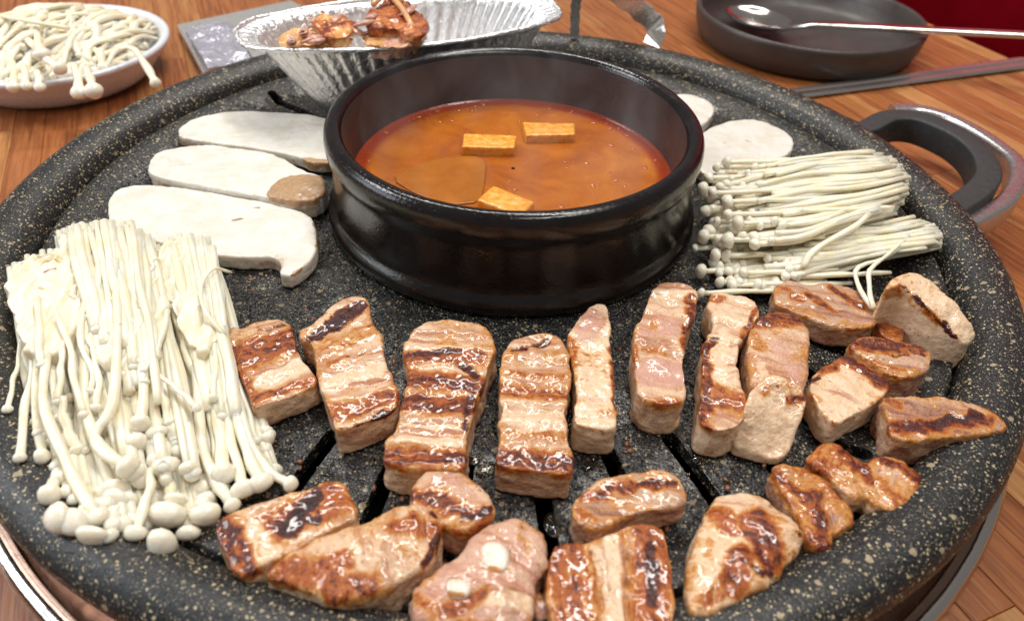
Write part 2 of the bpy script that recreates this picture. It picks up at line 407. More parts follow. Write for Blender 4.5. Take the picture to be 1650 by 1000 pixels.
    gat = me.attributes.new('grain', 'FLOAT_VECTOR', 'POINT'); gat.data.foreach_set('vector', (np.stack([gu, gw * .13, P[:, 2] * .55], -1) * 1000).astype(np.float32).ravel())
    at = me.attributes.new('paint', 'FLOAT_COLOR', 'POINT')
    cc = np.stack([np.clip(ch, 0, 1), np.clip(br, 0, 1), np.clip(ft, 0, 1), np.clip(pk, 0, 1)], -1).astype(np.float32)
    at.data.foreach_set('color', cc.ravel())
    me.materials.clear()
    return linkobj(name, me, mat, parent, tuple(c2))

# ------------------------------------------------------------------ table (staves), seat
TZ = -.035
ANG = math.radians(-66); TU = np.array([math.cos(ANG), math.sin(ANG)]); TV = np.array([-TU[1], TU[0]])   # along staves; away to the right
EDGE = np.array([.398, .363])
table = empty('wooden_table', (0, 0, TZ), 'reddish brown wooden table of glued staves under the grill and dishes', 'table')
SW = .0185
def stave_mesh(ln):
    bm = bmesh.new(); bmesh.ops.create_cube(bm, size=1); bmesh.ops.scale(bm, vec=(ln - .0002, SW - .0002, .012), verts=bm.verts)
    bmesh.ops.translate(bm, vec=(0, 0, -.006), verts=bm.verts)
    bmesh.ops.bevel(bm, geom=[e for e in bm.edges if e.verts[0].co.z > -.001 and e.verts[1].co.z > -.001], offset=.00025, segments=1, affect='EDGES')
    me = bm_mesh('stave', bm); me.materials.append(M_WOOD); return me
SM = {l: stave_mesh(l) for l in (.24, .32, .40, .48)}
for row in range(64):
    v0 = -SW * (row + .5); uu = -.75 + random.uniform(0, .3)
    while uu < 1.1:
        ln = random.choice(list(SM)); q = EDGE + TV * v0 + TU * (uu + ln / 2)
        ends = [EDGE + TV * v0 + TU * x for x in np.linspace(uu, uu + ln, 5)]
        # only staves that can come near the view
        if any((-.75 < e[0] < .75 and -.36 < e[1] < .95 and math.hypot(*e) > .21) for e in ends):
            o = bpy.data.objects.new('stave', SM[ln]); COL.objects.link(o); o.parent = table
            o.location = (q[0], q[1], random.uniform(0, .00012)); o.rotation_euler = (0, 0, ANG)
        uu += ln
bm = bmesh.new(); bmesh.ops.create_cube(bm, size=1); bmesh.ops.scale(bm, vec=(2.0, SW * 64, .02), verts=bm.verts); bmesh.ops.bevel(bm, geom=bm.edges[:], offset=.002, segments=2)
q = EDGE - TV * (SW * 32) + TU * .18
o = linkobj('table_core', bm_mesh('table_core', bm), simple('table_core_wood', (.25, .1, .04), .4, spread=.3), table, (q[0], q[1], -.0235), False); o.rotation_euler = (0, 0, ANG)
fl = bmesh.new(); bmesh.ops.create_grid(fl, x_segments=8, y_segments=8, size=3); flo = linkobj('floor', bm_mesh('floor', fl), simple('dark_floor', (.12, .08, .06), .5, spread=.2, sc=.01), None, (0, 0, -.75)); flo['kind'] = 'structure'
seat = empty('bench_seat', tuple(EDGE + TV * .3 - TU * .61) + (-.75,), 'dark red padded bench seat beyond the far right table edge', 'seat')
def cushion(name, du, dv, dz, off, z):
    bm = bmesh.new(); bmesh.ops.create_cube(bm, size=1); bmesh.ops.scale(bm, vec=(du, dv, dz), verts=bm.verts)
    bmesh.ops.bevel(bm, geom=bm.edges[:], offset=.03, segments=4, affect='EDGES')
    o = linkobj(name, bm_mesh(name, bm), M_RED, seat, (TV[0] * off, TV[1] * off, z)); o.rotation_euler = (0, 0, ANG)
cushion('seat', 1.4, .5, .14, -.02, .42); cushion('backrest', 1.4, .12, .75, .30, .85)

# ------------------------------------------------------------------ grill
GX, GY = -.0061, -.0122
grill = empty('round_grill_plate', (GX, GY, 0), 'large round speckled black stone coated grill plate with drainage slots', 'grill plate')
prof = [(.001, -.0004), (.05, -.0004), (.10, -.0004), (.125, -.0004), (.14, -.0005), (.15, -.0006), (.16, -.0008), (.17, -.0014), (.178, -.0022), (.1815, -.0028), (.184, -.0012), (.188, .0006),
        (.194, .0024), (.1990, .0032), (.2000, .0028), (.2008, .0004), (.2014, -.0016), (.2020, .0004), (.2028, .0044), (.2050, .0078), (.2085, .0102), (.2130, .0115), (.2170, .0121), (.2210, .0112), (.2243, .0090), (.2262, .0058), (.2266, .0025), (.2255, .0002),
        (.222, -.0012), (.212, -.0045), (.20, -.0065), (.17, -.0062), (.13, -.0056), (.05, -.0054), (.001, -.0054)]
plate = lathe('plate', prof, 360, M_GRAN, None, (GX, GY, 0), closed=True)
# slots
cb = bmesh.new()
slots = [-138, -129, -119.5, -110, -100.8, -91.7, -82.6, -73.2, -64.3, -55.5, -46.9, -39, -31.5, -5, 12, 60, 100, 120, 139, 190]
for a in slots:
    a = math.radians(a); r0, r1, wd = .1475, .1885, .0029
    ring = []
    for k in range(9): t = PI / 2 + PI * k / 8; ring.append((r0 + wd * math.cos(t), wd * math.sin(t)))
    for k in range(9): t = -PI / 2 + PI * k / 8; ring.append((r1 + wd * math.cos(t), wd * math.sin(t)))
    vs = [[cb.verts.new((x * math.cos(a) - y * math.sin(a), x * math.sin(a) + y * math.cos(a), z)) for x, y in ring] for z in (-.012, .01)]
    cb.faces.new(vs[0][::-1]); cb.faces.new(vs[1])
    for i in range(18): j = (i + 1) % 18; cb.faces.new((vs[0][i], vs[0][j], vs[1][j], vs[1][i]))
cut = linkobj('cut', bm_mesh('cut', cb), None, None, (GX, GY, 0), False)
md = plate.modifiers.new('b', 'BOOLEAN'); md.operation = 'DIFFERENCE'; md.object = cut; md.solver = 'EXACT'
dg = bpy.context.evaluated_depsgraph_get(); me = bpy.data.meshes.new_from_object(plate.evaluated_get(dg)); plate.modifiers.clear(); plate.data = me
bpy.data.objects.remove(cut); me.polygons.foreach_set('use_smooth', [True] * len(me.polygons)); me.set_sharp_from_angle(angle=math.radians(50))
plate.parent = grill; plate.location = (0, 0, 0)
lathe('drip_pan', [(.001, -.022), (.10, -.022), (.17, -.021), (.19, -.018), (.20, -.010), (.202, -.0085)], 128, M_DARKPAN, grill)
# stove body under the plate: polished wall with base ring
stove = empty('stove_base', (GX, GY, TZ), 'polished steel stove base ring on the table under the round grill', 'stove base')
lathe('wall', [(.2065, .0283), (.2165, .0285), (.2195, .026), (.2205, .02), (.2220, .010), (.2260, .003), (.2290, .0025)], 256, M_SKIRT, stove)
rp = [(.2300 + .0036 * math.cos(t), .0050 + .0040 * math.sin(t)) for t in np.linspace(0, 2 * PI, 14, endpoint=False)]
lathe('base_ring', rp, 256, M_STEEL, stove, closed=True)

# handle
def sweep(name, pts, prof, mat, parent, loc, up=(0, 0, 1)):
    v = []; f = []; n = len(pts); m = len(prof)
    for i, p in enumerate(pts):
        t = pts[min(i + 1, n - 1)] - pts[max(i - 1, 0)]; t = t / np.linalg.norm(t); s = np.cross(t, up); s /= np.linalg.norm(s)
        for a, b in prof: v.append(p + s * a + np.array(up) * b)
    for i in range(n - 1):
        for j in range(m): f.append((i * m + j, i * m + (j + 1) % m, (i + 1) * m + (j + 1) % m, (i + 1) * m + j))
    f.append(tuple(range(m))[::-1]); f.append(tuple((n - 1) * m + k for k in range(m)))
    me = mesh(name, v, f); bmf = bmesh.new(); bmf.from_mesh(me); bmesh.ops.recalc_face_normals(bmf, faces=bmf.faces); bmf.to_mesh(me); bmf.free()
    o = linkobj(name, me, mat, parent, loc); me.set_sharp_from_angle(angle=math.radians(40)); return o
HZ = .004
hp = [unp(x, y, HZ) for x, y in [(1350, 190), (1392, 203), (1430, 186), (1468, 184), (1508, 195), (1548, 214), (1578, 238), (1592, 262), (1592, 285), (1570, 308), (1535, 330)]]
hc = catmull(hp, 40)
handle = empty('grill_handle', tuple(hp[6]), None, None); handle.parent = grill; handle.location = tuple(hp[6] - np.array([GX, GY, 0])); handle.name = 'handle'
h0 = np.array(hp[6])
def rrect(a0, a1, b0, b1, r, n=4):
    out = []
    for cx, cy, s in ((a1 - r, b1 - r, 0), (a0 + r, b1 - r, 1), (a0 + r, b0 + r, 2), (a1 - r, b0 + r, 3)):
        for k in range(n): t = PI / 2 * (s + k / (n - 1)); out.append((cx + r * math.cos(t), cy + r * math.sin(t)))
    return out
sweep('grip', [p - h0 for p in hc], rrect(-.0068, .0064, -.016, .0, .0015), M_RUBBER, handle, (0, 0, 0))
ho = [unp(x, y, HZ - .0055) for x, y in [(1440, 171), (1480, 171), (1530, 184), (1574, 206), (1614, 232), (1640, 256), (1642, 284), (1624, 316), (1582, 342), (1560, 350)]]
sweep('steel_cover', [p - h0 for p in catmull(ho, 40)], rrect(-.0050, .0045, -.014, .0, .0025), simple('brushed_cover', (.55, .52, .52), .30, .9, spread=.06), handle, (0, 0, 0))

# ------------------------------------------------------------------ pot and soup
pot = empty('stone_pot', (0, 0, 0), 'black glazed stoneware pot of red soup in the middle of grill', 'pot')
po = [(.0600, .0004), (.0860, .0004), (.0872, .0012), (.0877, .0028), (.0876, .0046), (.0870, .0064), (.0859, .0080), (.0850, .0092), (.0845, .0104), (.0842, .0130), (.0839, .0180), (.0837, .0240), (.0836, .0300), (.0838, .0328), (.0844, .0345), (.0850, .0360), (.0854, .0380), (.0855, .0405), (.0852, .0430), (.0842, .0452), (.0826, .0464), (.0808, .0466), (.0790, .0460), (.0778, .0446), (.0774, .0436)]
lathe('outer_wall', po, 256, M_POT, pot)
lathe('inner_wall', [(.0774, .0436), (.0768, .040), (.0762, .032), (.0755, .024), (.0745, .016), (.07, .008), (.05, .004), (.001, .004)], 192, M_POTIN, pot)
def soup_mat():
    m, nt, pb = newmat('spicy_soybean_soup'); co = coords(nt)
    n1 = nz(nt, co, .035, 4, .6, .8); n2 = nz(nt, co, .25, 5, .7)
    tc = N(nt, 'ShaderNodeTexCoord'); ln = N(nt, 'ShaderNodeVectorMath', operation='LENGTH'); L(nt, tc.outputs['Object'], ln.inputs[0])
    c = ramp(nt, n1, [(.25, (.26, .055, .005)), (.5, (.40, .105, .009)), (.75, (.52, .165, .016))])
    c = mix(nt, mrange(nt, n2, .55, .75, 0, .6), c, (.50, .15, .02))
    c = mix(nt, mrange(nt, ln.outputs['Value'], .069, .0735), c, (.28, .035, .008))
    s, t = speck(nt, co, .8, .72, .28, 5); c = mix(nt, mth(nt, 'MULTIPLY', s, .55), c, (.30, .03, .006)); s, t = speck(nt, co, 1.1, .75, .28, 6); c = mix(nt, mth(nt, 'MULTIPLY', s, .45), c, (.62, .24, .05))
    L(nt, c, pb.inputs['Base Color']); setp(pb, Roughness=.22, Subsurface_Weight=.1, Subsurface_Scale=.004, Specular_IOR_Level=.35)
    bump(nt, pb, nz(nt, co, .12, 2), .0007, .35); return m
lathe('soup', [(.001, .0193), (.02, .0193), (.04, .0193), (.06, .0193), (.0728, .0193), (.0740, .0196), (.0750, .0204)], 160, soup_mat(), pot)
def tofu_mat():
    m, nt, pb = newmat('soup_stained_tofu'); co = coords(nt)
    n1 = nz(nt, co, .25, 4, .6)
    L(nt, ramp(nt, n1, [(.30, (.70, .20, .010)), (.5, (.82, .36, .030)), (.72, (.85, .52, .16))]), pb.inputs['Base Color'])
    setp(pb, Roughness=.3, Subsurface_Weight=.3, Subsurface_Scale=.003, Coat_Weight=.3); pb.inputs['Subsurface Radius'].default_value = (1, .5, .2)
    bump(nt, pb, nz(nt, co, .8, 3), .0004, .6); return m
M_TOFU = tofu_mat()
for pts, z, lab in (([(748, 214), (833, 218), (829, 238), (743, 236)], .0060, 'orange stained tofu cube floating left of centre in the soup'),
                    ([(842, 196), (926, 198), (928, 216), (847, 218)], .0060, 'orange stained tofu cube floating at the back right in the soup'),
                    ([(768, 321), (795, 298), (862, 324), (840, 348)], .0055, 'tofu corner poking out of soup by the near pot rim')):
    o = slab('tofu_cube', pts, z, M_TOFU, zb=.0178, vox=.0006, smooth=3, disp=.0002, dscale=.003, scal=0, seed=int(pts[0][0]))
    tag(o, lab, 'tofu', 'tofu cubes floating in the soup')
M_OIL = simple('chilli_oil', (.50, .11, .008), .06, coat=.8)
bm = bmesh.new(); ro = random.Random(5)
for i in range(110):
    a = ro.uniform(0, 2 * PI); r = .072 * math.sqrt(ro.random()) if i % 2 else ro.uniform(.066, .0725); q = ro.choice((.0005, .0007, .001, .0014))
    bmesh.ops.create_icosphere(bm, subdivisions=2, radius=q, matrix=Matrix.Translation((r * math.cos(a), r * math.sin(a), .0193)) @ Matrix.Diagonal((1, 1, .35, 1)))
tag(linkobj('oil_beads', bm_mesh('oil_beads', bm), M_OIL), 'small red oil beads floating on the soup surface', 'oil beads', kind='stuff')
M_ZUC = simple('soaked_potato', (.38, .118, .010), .3, spread=.15, sc=.08, Specular_IOR_Level=.3)
o = slab('vegetable_slice', [(630, 288), (660, 268), (710, 254), (760, 250), (784, 256), (782, 290), (775, 325), (720, 330), (670, 312)],   .0017, M_ZUC, zb=.0184, vox=.0005, smooth=3, fine=0, disp=.00004, scal=0, seed=4)
tag(o, 'flat pale olive vegetable slice just under the soup surface', 'vegetable slice')

# ------------------------------------------------------------------ grilled pork
def meat(pts, h, label, cat='pork piece', mat=None, **k):
    o = slab('pork_piece', pts, h, mat or M_MEAT, **k)
    return tag(o, label, cat, 'pork pieces cooking on the grill')
B = 'b'; Cc = 'c'; Ff = 'f'; Pp = 'p'
meat([(362, 546), (373, 523), (390, 527), (414, 515), (451, 511), (468, 522), (476, 550), (486, 576), (503, 597), (514, 617), (480, 634), (440, 648), (407, 658), (397, 628), (381, 595), (366, 566)], .0105,
     'square seared belly piece beside the left enoki bunch, white fat band', f0=.5, seed=1, axis=(380, 540, 440, 650), scal=.0003,
     strokes=[(B, 385, 575, 470, 545, 52, .85), (Cc, 420, 533, 458, 522, 12, .45), (B, 372, 560, 400, 640, 16, .7), (Ff, 432, 612, 490, 585, 44), (B, 405, 645, 505, 612, 15, .8)])
meat([(482, 532), (499, 526), (518, 506), (547, 481), (577, 473), (595, 483), (599, 517), (614, 539), (621, 576), (636, 613), (644, 635), (640, 660), (600, 677), (542, 696), (531, 668), (514, 613), (507, 572), (503, 553), (484, 545)], .0125,
     'long belly strip second from left with dark char patch at its far end', f0=.42, seed=2, axis=(550, 500, 590, 690), scal=.0006,
     strokes=[(Cc, 508, 540, 582, 494, 26, .95), (B, 520, 560, 610, 530, 30, .45), (Cc, 562, 572, 585, 565, 7, .8), (B, 530, 585, 560, 575, 10, .7), (Ff, 530, 620, 620, 590, 40, .8), (B, 540, 665, 635, 640, 22, .75), (Cc, 545, 689, 600, 676, 9, .8), (Cc, 600, 674, 641, 656, 12, .9)])
meat([(662, 535), (686, 516), (714, 511), (769, 518), (790, 531), (799, 557), (789, 587), (780, 622), (766, 650), (757, 690), (753, 730), (748, 757), (700, 757), (655, 755), (612, 737), (626, 708), (643, 672), (648, 635), (659, 609), (655, 583), (649, 558)], .014,
     'longest belly strip, heavily browned, third from left below the pot', f0=.3, seed=3, axis=(730, 520, 690, 750), scal=.0008,
     strokes=[(Cc, 660, 571, 742, 567, 13, .8), (B, 655, 575, 775, 575, 22, .85), (Cc, 745, 590, 773, 606, 13, .8), (B, 662, 613, 775, 618, 26, 1.), (B, 655, 648, 765, 655, 30, 1.), (Cc, 664, 643, 690, 640, 7, .4), (Cc, 763, 630, 745, 690, 11, .75),
              (Ff, 650, 680, 735, 690, 12, .7), (Ff, 642, 708, 735, 712, 20, .9), (B, 622, 735, 745, 738, 26, .9), (Cc, 690, 744, 742, 744, 9, .8), (Cc, 640, 728, 650, 735, 6, .6)])
meat([(824, 543), (850, 537), (881, 534), (903, 541), (914, 559), (922, 594), (920, 621), (913, 648), (912, 675), (918, 711), (928, 748), (922, 764), (880, 762), (840, 757), (797, 748), (797, 735), (805, 703), (809, 664), (803, 625), (803, 590), (813, 561)], .0135,
     'long upright belly strip in the centre with orange browned near end', f0=.45, seed=4, axis=(860, 540, 865, 760), scal=.0008, scalf=.0045,
     strokes=[(Cc, 828, 564, 885, 550, 11, .75), (B, 815, 600, 905, 604, 12, .6), (B, 812, 628, 908, 634, 22, .72), (Cc, 808, 633, 830, 633, 5, .5), (Ff, 812, 668, 905, 668, 24, .7), (B, 805, 697, 905, 702, 9, .6), (B, 800, 738, 915, 745, 30, 1.), (Cc, 870, 752, 915, 745, 11, .6)])
meat([(967, 487), (981, 494), (985, 524), (983, 545), (991, 605), (992, 648), (996, 668), (992, 690), (960, 690), (922, 681), (926, 655), (930, 625), (925, 586), (916, 560), (915, 535), (934, 508), (950, 494)], .0135,
     'narrow pale fat strip standing just below the pot', f0=.95, b0=-.08, seed=5, axis=(960, 490, 960, 690), scal=.0004, smooth=6,
     strokes=[(Pp, 955, 510, 945, 540, 36, .7), (B, 920, 545, 925, 590, 12, .7), (B, 985, 560, 994, 660, 8, .9), (B, 975, 665, 990, 668, 14, .5)])
meat([(1065, 451), (1104, 455), (1123, 465), (1125, 492), (1111, 524), (1102, 555), (1103, 594), (1107, 631), (1100, 648), (1064, 652), (1030, 640), (1022, 602), (1020, 566), (1024, 527), (1038, 500), (1048, 470)], .015,
     'thick pink centred belly strip touching the pot base at right', f0=.35, p0=.2, b0=-.12, seed=6, axis=(1080, 460, 1065, 640), scal=.0006,
     strokes=[(Ff, 1060, 473, 1105, 475, 34, .7), (Pp, 1045, 530, 1085, 530, 40, .9), (Pp, 1050, 600, 1085, 600, 50, 1.), (B, 1040, 560, 1075, 568, 9, .6), (B, 1055, 520, 1060, 525, 8, .5), (B, 1116, 480, 1106, 560, 12, .9), (B, 1022, 540, 1022, 600, 8, .7), (B, 1035, 650, 1090, 650, 14, .7)])
meat([(1143, 474), (1170, 472), (1209, 478), (1224, 500), (1217, 524), (1193, 547), (1187, 574), (1190, 611), (1202, 642), (1207, 668), (1190, 688), (1154, 695), (1127, 680), (1123, 655), (1131, 625), (1130, 586), (1133, 555), (1149, 528), (1150, 505), (1139, 492)], .014,
     'wavy crooked belly strip curling left at its far end', f0=.6, b0=-.1, seed=7, axis=(1180, 480, 1165, 690), scal=.0011, scalf=.0035,
     strokes=[(B, 1145, 480, 1165, 482, 12, .7), (B, 1138, 560, 1136, 690, 14, .95), (Cc, 1152, 545, 1140, 575, 7, .6), (Ff, 1165, 530, 1160, 615, 20, .9), (B, 1150, 640, 1190, 650, 34, .7), (B, 1222, 500, 1195, 545, 8, .9), (Cc, 1128, 650, 1132, 630, 6, .6)])
meat([(1221, 508), (1243, 502), (1260, 502), (1290, 508), (1306, 535), (1304, 586), (1301, 622), (1296, 632), (1275, 620), (1240, 612), (1210, 628), (1206, 586), (1204, 547)], .0155,
     'folded brown lean piece with a white fatty flap hanging toward the slots', f0=.1, seed=8, axis=(1250, 510, 1250, 620), scal=.0008, smooth=12, puff=.001,
     strokes=[(B, 1225, 515, 1290, 515, 34, .9), (B, 1210, 540, 1225, 560, 16, .5), (Pp, 1260, 565, 1285, 600, 40, .7), (Ff, 1225, 590, 1230, 620, 22, .6), (Cc, 1223, 508, 1230, 512, 8, .7)])
o = slab('pork_piece', [(1213, 620, .0175), (1240, 600, .0185), (1262, 605, .0185), (1290, 622, .0175), (1305, 640, .016), (1296, 662, .013), (1285, 690, .009), (1272, 728, .0045), (1252, 740, .004), (1215, 730, .004), (1180, 714, .005), (1194, 674, .012), (1204, 645, .0165)], .015, M_MEAT, f0=.8, b0=-.08, seed=9,
     axis=(1250, 610, 1230, 730), scal=.0004, smooth=7, strokes=[(B, 1270, 648, 1300, 640, 14, .9), (B, 1225, 640, 1240, 625, 10, .5), (Cc, 1253, 622, 1254, 623, 6, .9), (Cc, 1290, 622, 1292, 623, 6, .9)])
tag(o, 'white fatty slice leaning on the folded brown piece, second row right', 'pork piece', 'pork pieces cooking on the grill')
meat([(1251, 455), (1274, 451), (1303, 460), (1349, 453), (1378, 465), (1407, 494), (1416, 518), (1400, 528), (1368, 530), (1332, 524), (1290, 505), (1262, 495), (1245, 484)], .010,
     'flat lean piece with red brown streaks lying against the right enoki', mat=M_LEAN, seed=10, axis=(1330, 450, 1330, 530), fiber=.0003,
     strokes=[(B, 1300, 475, 1345, 500, 12, .9), (B, 1340, 465, 1390, 495, 14, .9), (B, 1260, 462, 1290, 480, 14, .7), (Pp, 1360, 515, 1400, 520, 14, .6), (B, 1275, 495, 1330, 512, 8, .5)])
meat([(1424, 468, .024), (1440, 446, .025), (1471, 434, .025), (1506, 455, .024), (1540, 485, .022), (1564, 519, .018), (1574, 540, .014), (1558, 556, .013), (1532, 537, .016), (1506, 503, .021), (1475, 476, .023), (1448, 462, .024)], .023,
     'tall slab on its edge with a charred line under pale rind, upper right', f0=.85, b0=-.06, seed=11, smooth=6, axis=(1440, 440, 1570, 550), scal=.0003,
     strokes=[(Cc, 1448, 463, 1475, 477, 7, .8), (Cc, 1475, 477, 1508, 505, 9, .9), (Cc, 1508, 506, 1530, 537, 10, 1.), (Cc, 1530, 537, 1556, 554, 9, .9), (B, 1448, 470, 1505, 512, 16, .7)])
meat([(1402, 490), (1420, 478), (1445, 500), (1460, 535), (1452, 552), (1428, 545), (1412, 528)], .007,
     'browned flesh scrap tucked under the tall slab at upper right', cat='pork scrap', b0=.5, seed=12, mat=M_LEAN)
meat([(1364, 555), (1390, 539), (1425, 545), (1489, 552), (1504, 574), (1497, 595), (1470, 608), (1440, 606), (1415, 590), (1388, 572)], .0125,
     'reddish browned lean chunk in front of the tall slab', mat=M_LEAN, seed=13, axis=(1430, 540, 1440, 605), fiber=.0003, scal=.0006, smooth=9,
     strokes=[(B, 1385, 555, 1480, 560, 26, .95), (Cc, 1395, 550, 1430, 552, 8, .6), (Cc, 1440, 572, 1485, 570, 9, .6), (B, 1400, 580, 1450, 595, 12, .6), (Pp, 1480, 590, 1490, 595, 20, .6)])
meat([(1300, 619), (1320, 594), (1361, 568), (1402, 588), (1436, 617), (1428, 634), (1400, 655), (1375, 668), (1348, 684), (1322, 662)], .0115,
     'pale rectangular belly chunk with browned far edge, right of centre', f0=.8, b0=-.08, seed=14, axis=(1380, 580, 1330, 660), scal=.0004,
     strokes=[(B, 1325, 597, 1360, 575, 18, .8), (B, 1365, 578, 1425, 618, 20, .9), (Cc, 1307, 612, 1320, 606, 8, .9), (Cc, 1400, 588, 1432, 616, 7, .5), (Pp, 1345, 630, 1375, 640, 30, .3)])
meat([(1419, 640), (1440, 636), (1471, 635), (1529, 640), (1576, 649), (1612, 670), (1628, 690), (1575, 700), (1520, 704), (1465, 712), (1434, 700), (1431, 675)], .0135,
     'large wedge shaped pork piece nearest the right rim of the plate', f0=.25, seed=15, mat=M_LEAN, axis=(1500, 640, 1510, 710), fiber=.0003, scal=.0005,
     strokes=[(Cc, 1448, 688, 1500, 684, 9, .7), (Cc, 1500, 684, 1578, 667, 16, .95), (B, 1445, 690, 1590, 675, 22, .9), (B, 1425, 640, 1445, 650, 14, .7), (B, 1460, 640, 1560, 648, 8, .4), (Pp, 1590, 690, 1620, 695, 14, .5)])
meat([(1300, 733), (1320, 712), (1349, 713), (1378, 732), (1396, 745), (1425, 730), (1460, 742), (1483, 765), (1486, 788), (1470, 812), (1436, 824), (1407, 812), (1395, 795), (1378, 803), (1349, 782), (1330, 758), (1303, 748)], .010,
     'glossy knobbly bent piece browned at its right lobe, lower right', seed=16, f0=.3, b0=.3, smooth=16, puff=.0015, disp=.001, scal=.0005, axis=(1330, 720, 1460, 790),
     strokes=[(B, 1355, 725, 1400, 770, 22, 1.), (Cc, 1375, 730, 1400, 755, 9, .5), (B, 1430, 745, 1475, 770, 22, 1.), (Cc, 1465, 752, 1485, 780, 9, .7), (B, 1420, 770, 1450, 815, 16, .6), (Pp, 1350, 770, 1370, 790, 14, .4)])
meat([(1244, 748), (1268, 744), (1297, 752), (1332, 773), (1349, 792), (1373, 822), (1376, 838), (1361, 855), (1341, 860), (1340, 878), (1320, 884), (1303, 876), (1292, 840), (1270, 806), (1248, 775)], .010,
     'small dark brown curled piece left of the knobbly bent piece', seed=17, b0=.35, mat=M_LEAN, smooth=14, puff=.001, axis=(1260, 750, 1350, 860), scal=.0006, disp=.0009,
     strokes=[(B, 1250, 760, 1300, 810, 22, .9), (B, 1310, 800, 1325, 870, 24, 1.), (Cc, 1318, 815, 1322, 850, 8, .6), (Ff, 1330, 800, 1340, 820, 12, .5)], grooves=[(1335, 800, 1345, 850, 5, .002)])
meat([(1146, 800), (1187, 789), (1233, 798), (1268, 828), (1291, 855), (1299, 866), (1280, 900), (1239, 944), (1187, 966), (1150, 990), (1115, 990), (1103, 965), (1109, 915), (1123, 855)], .012,
     'large rounded chunk with orange and brown patches, bottom right', f0=.7, seed=18, smooth=18, puff=.003, disp=.0009, scal=.0003, axis=(1200, 800, 1190, 960),
     strokes=[(B, 1155, 830, 1175, 850, 26, .7), (B, 1215, 850, 1240, 900, 44, .95), (Cc, 1210, 920, 1240, 930, 14, .6), (B, 1190, 900, 1180, 950, 30, .8), (Cc, 1235, 870, 1245, 880, 10, .4), (Cc, 1238, 810, 1246, 815, 7, .5), (B, 1140, 870, 1145, 920, 10, .5), (B, 1130, 975, 1160, 960, 14, .6), (Cc, 1288, 862, 1294, 868, 10, .5)])
meat([(921, 803), (945, 780), (999, 762), (1062, 753), (1096, 764), (1108, 793), (1104, 812), (1047, 822), (1008, 832), (968, 852), (942, 850), (922, 830)], .011,
     'smooth brown curved lean piece below the narrow pale strip', mat=M_LEAN, seed=19, axis=(1010, 760, 1015, 840), fiber=.0004, scal=.0006, smooth=12, f0=.2,
     strokes=[(B, 940, 795, 1080, 775, 20, .8), (Cc, 1030, 775, 1085, 772, 12, .8), (Cc, 945, 797, 985, 788, 7, .5), (B, 925, 820, 960, 840, 14, .6), (Ff, 1020, 815, 1100, 805, 10, .6)])
meat([(887, 880), (916, 872), (950, 874), (965, 862), (999, 851), (1047, 841), (1074, 856), (1082, 914), (1090, 972), (1085, 1010), (1000, 1022), (892, 1014), (880, 945)], .014,
     'three ribbed belly slab at the bottom edge with dark char stripe', f0=.45, seed=20, smooth=6, axis=(890, 940, 1080, 930), scal=.0005,
     grooves=[(957, 880, 972, 1010, 5, .0025), (1011, 858, 1016, 1010, 5, .003)],
     strokes=[(B, 915, 890, 925, 1000, 60, .75), (Ff, 985, 870, 992, 1005, 30, .9), (B, 1048, 865, 1052, 995, 50, .75), (Cc, 1047, 885, 1052, 975, 18, .85), (Cc, 905, 940, 910, 950, 6, .5)])
bone = slab('pork_piece', [(659, 955), (688, 925), (732, 893), (766, 860), (795, 838), (834, 833), (868, 850), (883, 876), (880, 915), (862, 940), (860, 990), (850, 1012), (668, 1012)], .013, M_MEAT, f0=.1, p0=.62, b0=-.22, seed=21, smooth=14, puff=.003, disp=.001, scal=.0003,
     strokes=[(B, 720, 985, 780, 965, 20, .8), (B, 680, 940, 700, 920, 16, .4), (B, 830, 860, 850, 900, 12, .3), (B, 800, 925, 812, 920, 12, .7), (Ff, 800, 970, 850, 975, 40, .7), (B, 670, 960, 700, 985, 18, .6), (B, 700, 1000, 790, 1005, 10, .6)])
tag(bone, 'pinkish chunk with two round white bone ends, bottom centre', 'pork piece', 'pork pieces cooking on the grill')
def bone_end(px, z, sd, st):
    o = slab('bone_end', px, z, M_BONE, zb=.006, vox=.0005, smooth=14, chk=2, puff=.0010, disp=.0003, dscale=.004, fine=.0001, scal=0, f0=.8, seed=sd, eb=.15, parent=bone, strokes=st)
    o.location = tuple(np.array(o.location) - np.array(bone.location))
bone_end([(775, 880), (785, 871), (805, 872), (819, 882), (822, 900), (816, 918), (800, 925), (784, 916), (775, 900)], .0103, 71, [(B, 790, 920, 808, 922, 14, 1.)])
bone_end([(716, 940), (722, 930), (740, 928), (757, 935), (760, 950), (750, 962), (730, 962), (718, 954)], .0101, 72, [(B, 722, 960, 752, 962, 10, .9)])
meat([(860, 955), (872, 950), (888, 975), (890, 1003), (870, 1005), (860, 985)], .008, 'small pink scrap wedged beside the bone piece, bottom centre', cat='pork scrap', p0=.8, seed=22, smooth=10)
meat([(659, 790), (679, 763), (722, 744), (756, 765), (795, 804), (799, 824), (785, 840), (742, 860), (716, 848), (690, 830), (662, 812)], .0125,
     'squarish piece with glossy grey pink top and scorched near edge', f0=.2, p0=.35, seed=23, smooth=9, puff=.0015, axis=(720, 750, 740, 850), scal=.0004,
     strokes=[(B, 690, 810, 780, 835, 26, .9), (Cc, 740, 845, 795, 822, 12, .9), (B, 660, 795, 720, 815, 16, .9), (Pp, 720, 775, 750, 800, 50, .6)])
